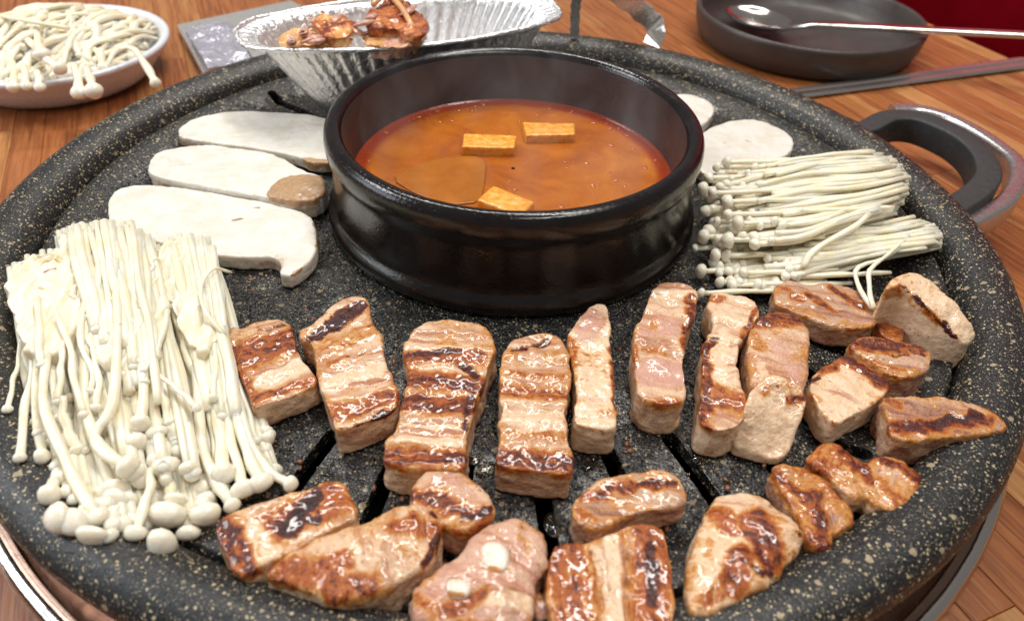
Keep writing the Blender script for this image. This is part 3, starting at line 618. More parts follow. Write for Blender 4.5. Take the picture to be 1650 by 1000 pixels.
meat([(422, 925), (461, 895), (514, 866), (562, 846), (600, 836), (635, 815), (669, 806), (703, 820), (714, 855), (698, 900), (669, 926), (635, 945), (592, 960), (533, 968), (485, 950), (440, 934)], .013,
     'long pointed glossy orange piece, front left, tip toward the left', f0=.45, seed=24, smooth=14, puff=.002, disp=.0008, axis=(440, 930, 700, 840), scal=.0004, zb=.0005,
     strokes=[(B, 450, 920, 530, 925, 44, .75), (B, 530, 955, 600, 940, 30, .8), (Ff, 560, 880, 600, 920, 40, .6), (B, 640, 850, 700, 850, 30, .75), (Cc, 680, 915, 712, 860, 13, .8), (Cc, 690, 822, 706, 832, 9, .7), (B, 545, 900, 560, 915, 22, .7), (Cc, 440, 922, 470, 935, 10, .4), (Cc, 545, 962, 590, 955, 8, .5)])
meat([(344, 841), (359, 829), (417, 807), (480, 788), (528, 770), (556, 775), (567, 800), (578, 828), (560, 842), (514, 862), (470, 890), (425, 908), (395, 930), (368, 912), (348, 870)], .0125,
     'rectangular piece with the blackest char patch, front left beside the enoki', f0=.5, seed=25, smooth=8, axis=(360, 870, 570, 800), scal=.0005,
     strokes=[(Cc, 505, 800, 465, 850, 36, 1.), (Cc, 480, 830, 512, 835, 24, 1.), (B, 440, 850, 540, 800, 60, .75), (Cc, 354, 842, 375, 860, 24, .7), (B, 356, 845, 400, 910, 34, .95), (Cc, 370, 880, 395, 915, 12, .6), (Ff, 410, 850, 430, 890, 40, .8), (Ff, 470, 872, 480, 866, 16, .5), (B, 530, 780, 555, 800, 22, .8)])

# burnt crumbs and drips of fat left on the plate
M_CRUMB = simple('burnt_crumb', (.16, .06, .025), .35, spread=.6, sc=.2, coat=.5)
rc = random.Random(12); bm = bmesh.new()
for i in range(420):
    a = math.radians(rc.uniform(-175, 5)); r = rc.uniform(.098, .19); rad = rc.choice((.0004, .0006, .0009, .0013))
    mt = Matrix.Translation((r * math.cos(a), r * math.sin(a), rad * .2 - .0008)) @ Matrix.Rotation(rc.uniform(0, 3), 4, 'Z') @ Matrix.Diagonal((rc.uniform(.8, 1.8), rc.uniform(.6, 1), .6, 1))
    bmesh.ops.create_icosphere(bm, subdivisions=1, radius=rad, matrix=mt)
tag(linkobj('burnt_crumbs', bm_mesh('burnt_crumbs', bm), M_CRUMB, None, (GX, GY, 0)), 'tiny burnt brown crumbs scattered over the cooking surface', 'crumbs', kind='stuff')

m, nt, pb = newmat('melted_fat'); setp(pb, Base_Color=(.98, .90, .70, 1), Roughness=.04, IOR=1.45, Transmission_Weight=1.)
co = coords(nt); bump(nt, pb, nz(nt, co, .5, 2), .0003, .5); M_FAT = m
bm = bmesh.new(); rg = random.Random(21)
def drop(r, a, q, e=.35):
    zz = float(np.interp(r, [x for x, y in PRZ], [y for x, y in PRZ]))
    bmesh.ops.create_icosphere(bm, subdivisions=2, radius=1, matrix=Matrix.Translation((r * math.cos(a), r * math.sin(a), zz)) @ Matrix.Rotation(rg.uniform(0, 3), 4, 'Z') @ Matrix.Diagonal((q * rg.uniform(.9, 1.5), q * rg.uniform(.6, 1), min(q * e, .0006), 1)))
PRZ = sorted([(r, z) for r, z in prof[:26]])
for i in range(420): drop(rg.uniform(.095, .182), math.radians(rg.uniform(-200, 15)), rg.choice((.0004, .0005, .0007, .001)), .5)
for i in range(70): drop(rg.uniform(.10, .178), math.radians(rg.uniform(-190, 5)), rg.uniform(.0015, .0035), .2)
tag(linkobj('fat_droplets', bm_mesh('fat_droplets', bm), M_FAT, None, (GX, GY, 0)), 'clear droplets of melted fat spattered over the cooking surface', 'fat droplets', kind='stuff')

# ------------------------------------------------------------------ king oyster slices
def king(pts, h, label, zb=.0, capend=None, **k):
    o = slab('mushroom_slice', pts, h, M_KING, zb=zb, scal=.0002, disp=.0003, dscale=.006, smooth=4, vox=.0006, chk=1, eb=.12, fine=.00008, side_b=.62, axis=(350, 180, 350, 260), **k)
    if capend:
        cp = slab('cap', capend, h + .0012, M_KING, zb=zb, vox=.0006, smooth=8, scal=.0003, disp=.0006, puff=.001, b0=1.1, seed=90, parent=o); cp.location = tuple(np.array(cp.location) - np.array(o.location))
    return tag(o, label, 'mushroom slice', 'king oyster mushroom slices on the grill')
king([(286, 207), (310, 190), (372, 178), (440, 180), (500, 184), (540, 194), (545, 262), (500, 262), (478, 250), (400, 236), (330, 228), (288, 220)], .006, 'farthest of the three left mushroom slices, plain white, against the pot', zb=.001, seed=41,
     strokes=[(B, 480, 258, 530, 262, 14, .8)])
king([(237, 262), (255, 243), (300, 234), (345, 232), (400, 240), (450, 250), (490, 276), (524, 284), (524, 318), (500, 326), (460, 324), (425, 316), (380, 309), (330, 299), (262, 287), (240, 278)], .0085, 'middle left mushroom slice with a rounded tan cap end', seed=42, zb=.001,
     capend=[(426, 314), (436, 296), (460, 283), (495, 279), (524, 284), (526, 312), (500, 324), (460, 323)],
     strokes=[(B, 262, 255, 300, 265, 16, .35)])
king([(173, 325), (185, 305), (222, 296), (300, 302), (370, 315), (430, 325), (480, 338), (505, 352), (510, 375), (512, 398), (500, 420), (470, 444), (450, 441), (455, 425), (440, 412), (400, 414), (340, 410), (240, 385), (182, 366), (174, 348)], .007, 'largest left mushroom slice, flat white with brown specks and hooked cap', seed=43,
     strokes=[(B, 508, 352, 514, 400, 5, .8), (B, 500, 425, 465, 450, 6, .8), (B, 376, 356, 386, 352, 7, .9), (B, 295, 365, 303, 363, 5, .7), (B, 330, 306, 345, 318, 8, .4), (B, 180, 372, 340, 418, 4, .5), (B, 345, 420, 440, 420, 5, .6), (B, 412, 334, 416, 334, 5, .6)])
king([(1085, 150), (1122, 153), (1148, 166), (1152, 180), (1135, 200), (1110, 205), (1085, 200)], .007, 'small rounded mushroom slice end peeking behind the pot at right', seed=44, zb=.001)
king([(1120, 220), (1150, 203), (1180, 193), (1222, 192), (1262, 208), (1281, 226), (1274, 246), (1240, 262), (1190, 275), (1120, 280)], .006, 'smooth white pointed mushroom slice right of the pot behind the enoki', seed=45, zb=.001,
     strokes=[(B, 1162, 232, 1168, 230, 3, .5), (B, 1205, 226, 1215, 232, 3, .5)])

# ------------------------------------------------------------------ enoki
def cap_mesh(r, d, seed):
    # button cap, axis along d
    rr = random.Random(seed); bm = bmesh.new(); bmesh.ops.create_uvsphere(bm, u_segments=12, v_segments=8, radius=1)
    sx, sy = rr.uniform(.9, 1.15), rr.uniform(.85, 1.05); lo = rr.uniform(.35, .55); hi = rr.uniform(.75, 1.0)
    ph = rr.uniform(0, 6)
    for v in bm.verts:
        z = v.co.z; kk = 1 + .05 * math.sin(3 * v.co.x + ph) + .06 * math.sin(4 * v.co.y + 2 * ph)
        v.co.z = (z * hi if z > 0 else z * lo) * kk; v.co.x *= sx * kk; v.co.y *= sy * kk
    bmesh.ops.scale(bm, vec=(r, r, r), verts=bm.verts)
    q = Vector(d).to_track_quat('Z', 'Y'); bmesh.ops.rotate(bm, cent=(0, 0, 0), matrix=q.to_matrix(), verts=bm.verts)
    return bm_mesh('cap', bm)
def enoki(parent, path, r, capr, n=12, flat=.8, paint=0., wob=.0004):
    """path: world points root..cap"""
    pts = [np.array(q, float) for q in catmull(path, n)]
    if wob:
        ph = random.uniform(0, 6); k = random.uniform(1.2, 2.6)
        for i, p in enumerate(pts):
            t = i / n; e = math.sin(PI * t); p[0] += wob * e * math.sin(k * 2 * PI * t + ph); p[2] += .5 * wob * e * math.sin(k * 1.3 * 2 * PI * t + ph * 2)
    rad = [r * (.85 + .3 * i / n + .12 * math.sin(i * 1.3 + r * 9e4)) * (1 if i < n - 1 else .9) for i in range(n + 1)]
    me = tube_mesh('stem', pts, rad, 7, flat); P0 = np.array(parent.location)
    for v in me.vertices: v.co -= Vector(P0)
    st = linkobj('stem', me, M_ENOKI, parent)
    if capr:
        d = pts[-1] - pts[-2]; d = d / np.linalg.norm(d) + np.array([0, 0, .25]); d /= np.linalg.norm(d)
        c = pts[-1] + d * capr * .1
        linkobj('cap', cap_mesh(capr, d, random.random()), M_ECAP, st, tuple(c - P0))
    return st
PZ = sorted([(r, z) for r, z in prof[:26]])
def rest(x, y, z, rad):
    for _ in range(4):
        q = unp(x, y, z); r = math.hypot(q[0] - GX, q[1] - GY); hgt = float(np.interp(r, [a for a, b in PZ], [b for a, b in PZ])) if r < .2266 else -1
        z = max(z, hgt + rad)
    return z
def U3(x, y, z): return unp(x, y, rest(x, y, z, .0012))
def bunch(name, label, cat, group, at):
    q = unp(*at); return empty(name, (q[0], q[1], 0), label, cat, group)
GE = 'enoki mushroom bunches'
def fill(parent, root, tip, n, zr, zt, rr, cr, lmin=.75, bow=.002, seed=0, capp=1., curve=0):
    """n stems between two pixel polylines, root..tip, ordered the same way"""
    rnd = random.Random(seed); root = np.array(root, float); tip = np.array(tip, float)
    def at(pl, s): x = s * (len(pl) - 1); i = min(int(x), len(pl) - 2); return pl[i] * (1 - x + i) + pl[i + 1] * (x - i)
    for i in range(n):
        s = (i + rnd.uniform(.1, .9)) / n; s2 = min(1, max(0, s + rnd.uniform(-.07, .07)))
        a = at(root, s) + np.array([rnd.uniform(-3, 3), rnd.uniform(-6, 8)]); b = at(tip, s2); L_ = rnd.uniform(lmin, 1.0); b = a + (b - a) * L_
        z0 = rnd.uniform(*zr); z1 = rnd.uniform(*zt); m1 = a * .66 + b * .34 + np.array([rnd.uniform(-4, 4), 0]); m2 = a * .33 + b * .67 + np.array([rnd.uniform(-6, 6), rnd.uniform(-3, 3)]) + np.array([0, curve * math.sin(s * 5 + seed)]); m1 = m1 + np.array([0, .6 * curve * math.sin(s * 5 + seed + 1)])
        r = rnd.uniform(*rr); c = rnd.uniform(*cr) if rnd.random() < capp else 0
        z1 = max(z1, c * .8 + .0003, r)
        enoki(parent, [U3(*a, z0), U3(*m1, z0 * .66 + z1 * .34 + bow), U3(*m2, z0 * .3 + z1 * .7 + bow * .6), U3(*b, z1)], r, c)
def man(parent, items, raw=False):
    for it in items:
        pts = it[0]; r = it[1]; c = it[2]
        s = pxm(pts[-1][0], pts[-1][1], pts[-1][2])
        path = [unp(*p) if raw else U3(*p) for p in pts]; path[-1] = path[-1] if raw else unp(pts[-1][0], pts[-1][1], rest(*pts[-1], c * s * .7))
        if len(path) == 2:
            mid = (path[0] + path[1]) / 2 + np.array([random.uniform(-.001, .001), 0, .0015]); path = [path[0], mid, path[1]]
        enoki(parent, path, r * s, c * s * 1.0)
# left, clump A (far left)
A = bunch('enoki_bunch', 'leftmost clump of white enoki with yellowish spotted root end', 'enoki mushrooms', GE, (80, 600, 0))
fill(A, [(14, 452), (40, 425), (75, 408), (108, 405), (130, 415)], [(60, 690), (88, 760), (115, 815), (160, 850), (200, 840)], 24, (.002, .008), (.002, .004), (.0011, .0015), (.0018, .0028), .8, seed=1)
fill(A, [(14, 440), (40, 418), (75, 404), (108, 400), (132, 405)], [(52, 600), (90, 680), (120, 720), (160, 740), (190, 760)], 24, (.010, .018), (.006, .012), (.0010, .0019), (.0013, .0022), .55, seed=2)
root = slab('root_base', [(8, 450), (18, 425), (45, 408), (85, 400), (120, 404), (132, 425), (128, 500), (110, 560), (70, 575), (38, 560), (18, 500)], .019, M_ENOKI, vox=.0006, smooth=3, axis=(10, 480, 130, 480), scal=.0019, scalf=.0022, disp=.0004, fine=.0001, eb=0, seed=50, parent=A, f0=0,
            strokes=[(B, 60, 415, 95, 418, 18, .45), (B, 70, 425, 96, 424, 5, 1.), (Cc, 74, 440, 92, 437, 5, .9), (Cc, 74, 413, 84, 412, 4, .8), (B, 66, 470, 68, 471, 4, .9), (B, 108, 483, 110, 484, 4, .9)])
root.location = tuple(np.array(root.location) - np.array(A.location))
man(A, [([(40, 520, .015), (27, 588, .010), (20, 620, .006), (12, 658, .003)], 4, 8),
        ([(48, 540, .016), (52, 600, .013), (40, 660, .006), (32, 736, .003)], 7, 10),
        ([(62, 545, .017), (58, 620, .014), (62, 690, .008), (68, 734, .004)], 8, 13),
        ([(60, 480, .022), (64, 560, .021), (67, 588, .020)], 7, 8),
        ([(100, 560, .019), (98, 600, .018), (92, 646, .015)], 6, 7),
        ([(90, 500, .022), (112, 560, .020), (120, 610, .018), (135, 668, .014)], 6, 10),
        ([(100, 640, .015), (105, 680, .012), (124, 722, .009)], 8, 11),
        ([(110, 690, .008), (100, 740, .006), (80, 795, .005)], 9, 18),
        ([(75, 570, .020), (70, 640, .019), (90, 710, .017), (120, 770, .014), (155, 832, .011)], 10, 18),
        ([(140, 500, .018), (135, 620, .015), (150, 700, .012), (182, 790, .009)], 9, 24)])
def blob(parent, px, py, z, rx, ry, dx, dy, brown=False, seed=0):
    s = pxm(px, py, z); z = rest(px, py, z, min(rx, ry) * s * .6); q = unp(px, py, z); me = cap_mesh(1.0, (dx, dy, .35), seed)
    for v in me.vertices: v.co = Vector((v.co.x * rx * s, v.co.y * ry * s, v.co.z * (rx + ry) / 2 * s))
    linkobj('cap', me, M_ECAP, parent, tuple(q - np.array(parent.location)))
for b in [(100, 832, .008, 27, 28, -1, -1), (122, 838, .007, 22, 26, -.2, -1), (150, 862, .006, 24, 15, 0, -1), (185, 845, .006, 13, 14, .6, -1), (165, 800, .008, 22, 16, 0, -1), (205, 806, .008, 18, 17, .3, -1), (178, 862, .005, 10, 12, .8, -1)]:
    blob(A, *b, seed=b[0])
def rootbase(parent, pts, h, sd, ax):
    o = slab('root_base', pts, h, M_ENOKI, vox=.0006, smooth=2, axis=ax, scal=.0020, scalf=.0022, disp=.0004, fine=.0001, eb=0, f0=0, seed=sd, parent=parent)
    o.location = tuple(np.array(o.location) - np.array(parent.location))
# clump B (middle)
Bc = bunch('enoki_bunch', 'wide middle clump of white enoki with the largest button caps', 'enoki mushrooms', GE, (200, 600, 0))
fill(Bc, [(92, 380), (120, 366), (150, 362), (200, 364), (235, 380), (243, 392)], [(170, 840), (220, 850), (260, 860), (300, 850), (330, 840), (345, 820)], 40, (.003, .009), (.002, .004), (.0011, .0016), (.0022, .0032), .85, seed=3)
rootbase(Bc, [(93, 392), (100, 376), (110, 380), (120, 363), (134, 366), (140, 376), (152, 360), (165, 372), (178, 363), (200, 360), (214, 374), (230, 372), (243, 392), (262, 460), (268, 540), (240, 590), (180, 590), (140, 560), (115, 480)], .0185, 51, (100, 430, 240, 430))
fill(Bc, [(95, 378), (120, 366), (150, 360), (200, 362), (235, 378), (243, 392)], [(150, 720), (200, 760), (250, 780), (290, 780), (320, 760)], 40, (.010, .019), (.006, .012), (.0011, .0021), (.0016, .0028), .6, seed=4)
fill(Bc, [(110, 372), (140, 362), (165, 362), (200, 360), (225, 370)], [(170, 620), (200, 660), (240, 660), (270, 650)], 22, (.016, .022), (.014, .019), (.0012, .0025), (.0013, .0022), .55, seed=5, capp=.5)
man(Bc, [([(185, 420, .022), (190, 520, .021), (186, 620, .019), (172, 670, .017), (153, 702, .015), (170, 730, .015), (203, 750, .015)], 10, 19),
         ([(225, 540, .018), (232, 600, .017), (226, 680, .015)], 9, 16), ([(210, 600, .014), (222, 660, .013), (220, 710, .012)], 8, 17),
         ([(240, 640, .012), (250, 670, .012), (253, 695, .012)], 7, 15), ([(255, 660, .010), (254, 690, .010), (255, 714, .010)], 7, 15),
         ([(240, 640, .011), (262, 700, .010), (267, 748, .010)], 9, 20), ([(215, 690, .011), (224, 730, .010), (228, 768, .009)], 8, 17),
         ([(242, 755, .013), (240, 790, .012), (220, 855, .006)], 8, 16), ([(262, 740, .009), (272, 780, .008), (280, 810, .006)], 9, 17),
         ([(250, 600, .018), (290, 630, .017), (316, 656, .016)], 5, 9), ([(180, 480, .021), (192, 500, .021), (192, 523, .021)], 3, 5),
         ([(140, 470, .020), (128, 540, .019), (150, 600, .016), (146, 630, .014)], 6, 9), ([(150, 560, .018), (158, 610, .016), (155, 656, .013)], 6, 10),
         ([(270, 500, .020), (255, 560, .019), (230, 600, .018)], 6, 0), ([(255, 620, .016), (265, 650, .014), (272, 680, .012)], 6, 9)])
for b in [(271, 828, .008, 31, 26, 0, -1), (262, 872, .006, 27, 22, 0, -1), (330, 828, .007, 23, 20, .6, -1), (302, 858, .005, 20, 12, .8, -1), (188, 804, .009, 27, 17, -.5, -1), (283, 803, .010, 18, 11, 0, -1)]:
    blob(Bc, *b, seed=b[0])
# clump C (right)
Cb = bunch('enoki_bunch', 'narrow enoki clump split off toward the seared square piece', 'enoki mushrooms', GE, (330, 600, 0))
fill(Cb, [(247, 402), (275, 388), (305, 382), (330, 388), (344, 402)], [(345, 780), (370, 790), (400, 790), (440, 775), (455, 770)], 24, (.002, .007), (.002, .004), (.0011, .0015), (.0018, .0028), .8, seed=6)
rootbase(Cb, [(245, 400), (262, 396), (270, 386), (284, 390), (295, 380), (310, 384), (322, 378), (334, 390), (346, 402), (352, 470), (354, 540), (330, 570), (298, 550), (270, 480)], .0150, 52, (250, 430, 350, 430))
fill(Cb, [(247, 402), (275, 388), (305, 380), (330, 386), (342, 400)], [(330, 640), (345, 680), (370, 700), (400, 710)], 26, (.009, .016), (.006, .010), (.0011, .0022), (.0014, .0022), .6, seed=7, capp=.6)
man(Cb, [([(345, 600, .010), (352, 680, .008), (360, 760, .008)], 11, 21), ([(335, 640, .008), (346, 720, .006), (356, 784, .005)], 7, 14),
         ([(372, 600, .010), (390, 700, .009), (420, 775, .007)], 10, 20), ([(360, 640, .009), (375, 720, .008), (392, 785, .007)], 9, 19),
         ([(370, 580, .010), (400, 700, .009), (430, 755, .007), (466, 778, .007)], 8, 14), ([(310, 560, .010), (330, 730, .008), (373, 812, .006)], 10, 15),
         ([(365, 560, .012), (395, 650, .008), (412, 708, .005)], 5, 9), ([(345, 530, .014), (346, 590, .013), (344, 640, .012)], 5, 8),
         ([(373, 439, .014), (344, 433, .019), (325, 460, .020), (333, 505, .019), (366, 545, .014)], 3.5, 0)])
# right bunches
D = bunch('enoki_bunch', 'upper right enoki bunch with many round caps touching the pot', 'enoki mushrooms', GE, (1290, 300, 0))
fill(D, [(1395, 246), (1440, 262), (1462, 285), (1455, 320), (1430, 350)], [(1170, 275), (1145, 300), (1135, 335), (1140, 370), (1165, 405)], 40, (.003, .010), (.003, .008), (.0012, .0018), (.0024, .0036), .9, seed=8, curve=7, bow=.001)
fill(D, [(1395, 244), (1440, 262), (1465, 285), (1455, 318), (1415, 348)], [(1200, 265), (1160, 300), (1165, 330), (1180, 365), (1190, 400)], 44, (.011, .017), (.010, .016), (.0011, .0018), (.0020, .0032), .85, seed=9, curve=7, bow=.001, capp=.7)
fill(D, [(1405, 246), (1440, 264), (1462, 290), (1450, 315), (1410, 340)], [(1230, 268), (1200, 300), (1210, 330), (1220, 370), (1230, 395)], 28, (.016, .020), (.014, .019), (.0011, .0018), (.0015, .0024), .8, seed=10, curve=7, bow=.0015, capp=.2)
E_ = bunch('enoki_bunch', 'lower right enoki bunch tapering to a pointed root at right', 'enoki mushrooms', GE, (1320, 410, 0))
fill(E_, [(1480, 355), (1508, 368), (1516, 382), (1510, 394), (1475, 398)], [(1160, 400), (1150, 425), (1165, 450), (1200, 462), (1240, 468)], 38, (.002, .008), (.002, .005), (.0011, .0017), (.0022, .0032), .85, seed=11, curve=7, bow=.001)
fill(E_, [(1470, 352), (1506, 368), (1514, 380), (1506, 392), (1470, 394)], [(1250, 385), (1220, 410), (1230, 435), (1270, 450)], 40, (.008, .013), (.006, .010), (.0011, .0017), (.0018, .0026), .7, seed=12, curve=7, bow=.0015, capp=.5)
for b, p in [((1172, 262, .016, 10), D), ((1157, 270, .014, 8), D), ((1145, 287, .012, 10), D), ((1135, 305, .014, 12), D), ((1150, 311, .018, 11), D), ((1175, 325, .018, 12), D), ((1140, 340, .010, 11), D), ((1175, 346, .017, 11), D), ((1192, 360, .017, 14), D), ((1157, 358, .012, 9), D),
             ((1137, 382, .010, 13), D), ((1157, 386, .011, 9), D), ((1177, 387, .014, 14), D), ((1122, 400, .005, 8), D), ((1155, 412, .007, 13), E_), ((1172, 412, .008, 11), E_), ((1290, 340, .019, 7), D),
             ((1132, 437, .004, 12), E_), ((1162, 455, .004, 11), E_), ((1200, 440, .008, 10), E_), ((1182, 460, .005, 11), E_), ((1222, 462, .005, 12), E_), ((1132, 472, .004, 9), E_), ((1285, 445, .008, 9), E_)]:
    x, y, z, r = b; man(p, [([(x + 150, y - 6, max(.004, z)), (x + 80, y - 3, z + .001), (x, y, z)], 5.0, r)])
man(E_, [([(1470, 385, .012), (1425, 415, .014), (1385, 430, .014), (1380, 455, .012), (1405, 496, .012)], 4, 0), ([(1465, 380, .013), (1430, 410, .015), (1403, 435, .015), (1400, 465, .013), (1408, 496, .013)], 4, 0),
         ([(1400, 345, .022), (1370, 370, .021), (1310, 405, .016), (1295, 430, .012)], 6, 0)])

# ------------------------------------------------------------------ white dish with raw enoki
wd = empty('white_dish', (-.331, .203, TZ), 'white melamine dish heaped with raw enoki, upper left', 'dish')
lathe('dish_body', [(.001, .003), (.03, .003), (.055, .004), (.062, .009), (.067, .017), (.0705, .0245), (.073, .0268), (.0755, .0275), (.0775, .0268), (.0775, .0245), (.0748, .0225), (.0705, .0165), (.064, .008), (.0585, .0025), (.055, .001), (.046, .0006), (.001, .0006)][:17], 96, M_WHITE, wd)
Gw = empty('enoki_heap', (-.328, .195, TZ + .004), 'loose heap of raw enoki filling the white dish, one stem overhanging', 'enoki mushrooms', GE)
rnd = random.Random(3)
DC = np.array([-.331, .203])
for i in range(230):
    a = rnd.gauss(-.15, .35); rr0 = .068 * math.sqrt(rnd.random()); t0 = rnd.uniform(0, 2 * PI); x = DC[0] + .003 + rr0 * math.cos(t0); y = DC[1] + rr0 * math.sin(t0) + .006
    hgt = -.016 + .022 * (1 - (rr0 / .07) ** 2) + rnd.uniform(-.005, .003); ln = rnd.uniform(.028, .05)
    p0 = np.array([x, y, hgt]); p3 = p0 + np.array([math.sin(a), -math.cos(a), 0]) * ln; d0 = p3[:2] - DC; r3 = np.linalg.norm(d0)
    if r3 > .066: p3[:2] = DC + d0 * .066 / r3; r3 = .066
    p3[2] = -.014 + .016 * (1 - (r3 / .07) ** 2) + rnd.uniform(-.001, .004)
    q1 = p0 * .66 + p3 * .34 + np.array([rnd.uniform(-.002, .002), 0, .004]); q2 = p0 * .33 + p3 * .67 + np.array([rnd.uniform(-.002, .002), 0, .004])
    enoki(Gw, [p0, q1, q2, p3], rnd.uniform(.0014, .0030), rnd.uniform(.0024, .0042), wob=.0003)
man(Gw, [([(195, 80, .004), (212, 78, .005), (232, 100, .003), (250, 133, -.002)], 6, 10), ([(120, 105, .004), (125, 125, .003), (128, 148, .000)], 7, 14), ([(140, 110, .004), (146, 130, .003), (150, 146, .001)], 7, 15),
         ([(-20, 22, .010), (50, 35, .012), (112, 46, .008)], 4, 0), ([(40, 60, .004), (75, 95, .004), (95, 110, .002)], 7, 11), ([(20, 100, .002), (22, 120, .001), (22, 140, -.002)], 6, 10), ([(38, 105, .002), (40, 120, .001), (42, 138, -.002)], 6, 10), ([(60, 115, .001), (62, 125, .0), (64, 140, -.003)], 6, 10),
         ([(60, 55, .008), (62, 70, .008), (67, 88, .006)], 7, 13)], raw=True)

# ------------------------------------------------------------------ dark dish, spoon, chopsticks
dd = empty('stoneware_dish', (.243, .337, TZ), 'dark grey stoneware dish holding a spoon, upper right', 'dish')
lathe('dish_body', [(.001, .004), (.05, .004), (.076, .0048), (.083, .009), (.0875, .018), (.0895, .0262), (.0908, .0275), (.0928, .0277), (.0940, .0265), (.0942, .024), (.0925, .014), (.0890, .005), (.085, .0015), (.080, .0004), (.001, .0004)], 128, M_STONEDISH, dd)
spoon = empty('spoon', tuple(unp(1210, 25, -.02)), 'long handled steel spoon resting in the dark dish', 'spoon')
S0 = np.array(spoon.location)
hpts = [unp(x, y, z) for x, y, z in [(1262, 47, -.017), (1285, 43, -.011), (1320, 41, -.006), (1400, 44, -.003), (1520, 50, .0), (1640, 56, .004), (1760, 62, .008)]]
hm = catmull(hpts, 30); sweep('spoon_handle', [p - S0 for p in hm], rrect(-.0046, .0046, -.0022, .0022, .002), M_STEEL, spoon, (0, 0, 0))
bm = bmesh.new(); bmesh.ops.create_uvsphere(bm, u_segments=28, v_segments=14, radius=1)
bmesh.ops.delete(bm, geom=[v for v in bm.verts if v.co.z > .02], context='VERTS')
dirs = hm[2] - unp(1190, 22, -.022); L_ = np.linalg.norm(dirs)
bmesh.ops.scale(bm, vec=(.034, .0225, .0085), verts=bm.verts)
me = bm_mesh('spoon_bowl', bm); o = linkobj('spoon_bowl', me, M_STEEL, spoon, tuple(unp(1222, 26, -.0165) - S0)); so = o.modifiers.new('s', 'SOLIDIFY'); so.thickness = .0009
o.rotation_euler = (0.0, -.05, math.atan2(dirs[1], dirs[0]))
def chop(a, b, lab):
    A = unp(*a); Bp = unp(*b); o_ = linkobj('chopstick', tube_mesh('chopstick', [np.zeros(3), (Bp - A) * .5, Bp - A], [.0026, .0034, .0042], 8, .7), M_CHOP, None, tuple(A))
    o_.data.set_sharp_from_angle(angle=math.radians(35)); tag(o_, lab, 'chopstick', 'steel chopsticks')
chop((1262, 149, TZ + .0024), (1647, 98, TZ + .0026), 'far steel chopstick of the pair behind the grill handle')
chop((1268, 158, TZ + .0024), (1652, 106, TZ + .0026), 'near steel chopstick of the pair, closer to the grill handle')

# ------------------------------------------------------------------ foil tray with kimchi meat
TC = np.array([-.0640, .1100]); TA = math.radians(22.5); ca, sa = math.cos(TA), math.sin(TA)
tray = empty('foil_tray', (TC[0], TC[1], 0), 'oval fluted aluminium foil tray behind the pot holding red meat', 'foil tray')
def oval(name, rings, n=300, flute=0):
    v = []; f = []
    for (a, b, z, fl, ox) in rings:
        for i in range(n):
            t = 2 * PI * i / n; k = 1 + fl * (.5 * math.cos(58 * t) + .5 * math.cos(58 * t + 1.5 * math.sin(7 * t)))
            c_, s_ = math.cos(t), math.sin(t); x = a * math.copysign(abs(c_) ** .82, c_) * k + ox; y = b * math.copysign(abs(s_) ** .82, s_) * k; v.append((x * ca - y * sa, x * sa + y * ca, z))
    for j in range(len(rings) - 1):
        for i in range(n): i2 = (i + 1) % n; f.append((j * n + i, j * n + i2, (j + 1) * n + i2, (j + 1) * n + i))
    f.append(tuple(range(n))[::-1])
    o = linkobj(name, mesh(name, v, f), M_FOIL, tray); return o
oval('tray_wall', [(.050, .022, .002, .0, 0), (.052, .0235, .0025, .008, 0), (.061, .027, .015, .022, 0), (.071, .031, .030, .024, 0), (.080, .034, .043, .020, 0), (.083, .0345, .0475, .006, 0), (.0905, .0385, .0488, .003, 0), (.0925, .0395, .0486, .003, 0)])
rim = [(.0915 + .0013 * math.cos(t), .0385 + .0013 * math.cos(t), .0488 + .0013 * math.sin(t)) for t in np.linspace(0, 2 * PI, 8, endpoint=False)]
v = []; f = []; n = 240
for i in range(n):
    t = 2 * PI * i / n; wob = 1 + .004 * math.sin(40 * t) + .004 * math.sin(13 * t)
    for (a, b, z) in rim: c_, s_ = math.cos(t), math.sin(t); x = a * math.copysign(abs(c_) ** .82, c_) * wob; y = b * math.copysign(abs(s_) ** .82, s_) * wob; v.append((x * ca - y * sa, x * sa + y * ca, z + .0006 * math.sin(5 * t)))
for i in range(n):
    for j in range(8): f.append((i * 8 + j, ((i + 1) % n) * 8 + j, ((i + 1) % n) * 8 + (j + 1) % 8, i * 8 + (j + 1) % 8))
linkobj('rolled_rim', mesh('rolled_rim', v, f), M_FOIL, tray)
M_KIM = meat_mat('marinated_meat', lean=(.72, .36, .20), leand=(.56, .19, .08), fat=(.78, .52, .34), brown=(.56, .16, .03), redb=(.22, .03, .01))
def kim(pts, h, zb, lab, **k):
    o = slab('marinated_meat', pts, h, M_KIM, zb=zb, vox=.0009, smooth=3, scal=.001, disp=.0022, dscale=.008, taper=.7, **k); tag(o, lab, 'cooked meat', 'pieces of meat in the foil tray')
kim([(440, 66), (455, 52), (490, 40), (520, 42), (560, 50), (575, 66), (520, 72), (470, 72)], .009, .042, 'pale slice lying at the left in the foil tray', seed=61, f0=.5, b0=.2)
kim([(505, 42), (515, 18), (535, 24), (560, 24), (574, 44), (560, 60), (530, 62)], .012, .043, 'dark browned crumpled piece standing left of centre in foil tray', seed=62, b0=.6, strokes=[(Cc, 520, 45, 550, 40, 20, .6)])
kim([(580, 60), (600, 44), (640, 46), (668, 58), (676, 70), (640, 76), (590, 74)], .009, .042, 'pink grey piece lying in front in the foil tray', seed=63, p0=.8, b0=.1)
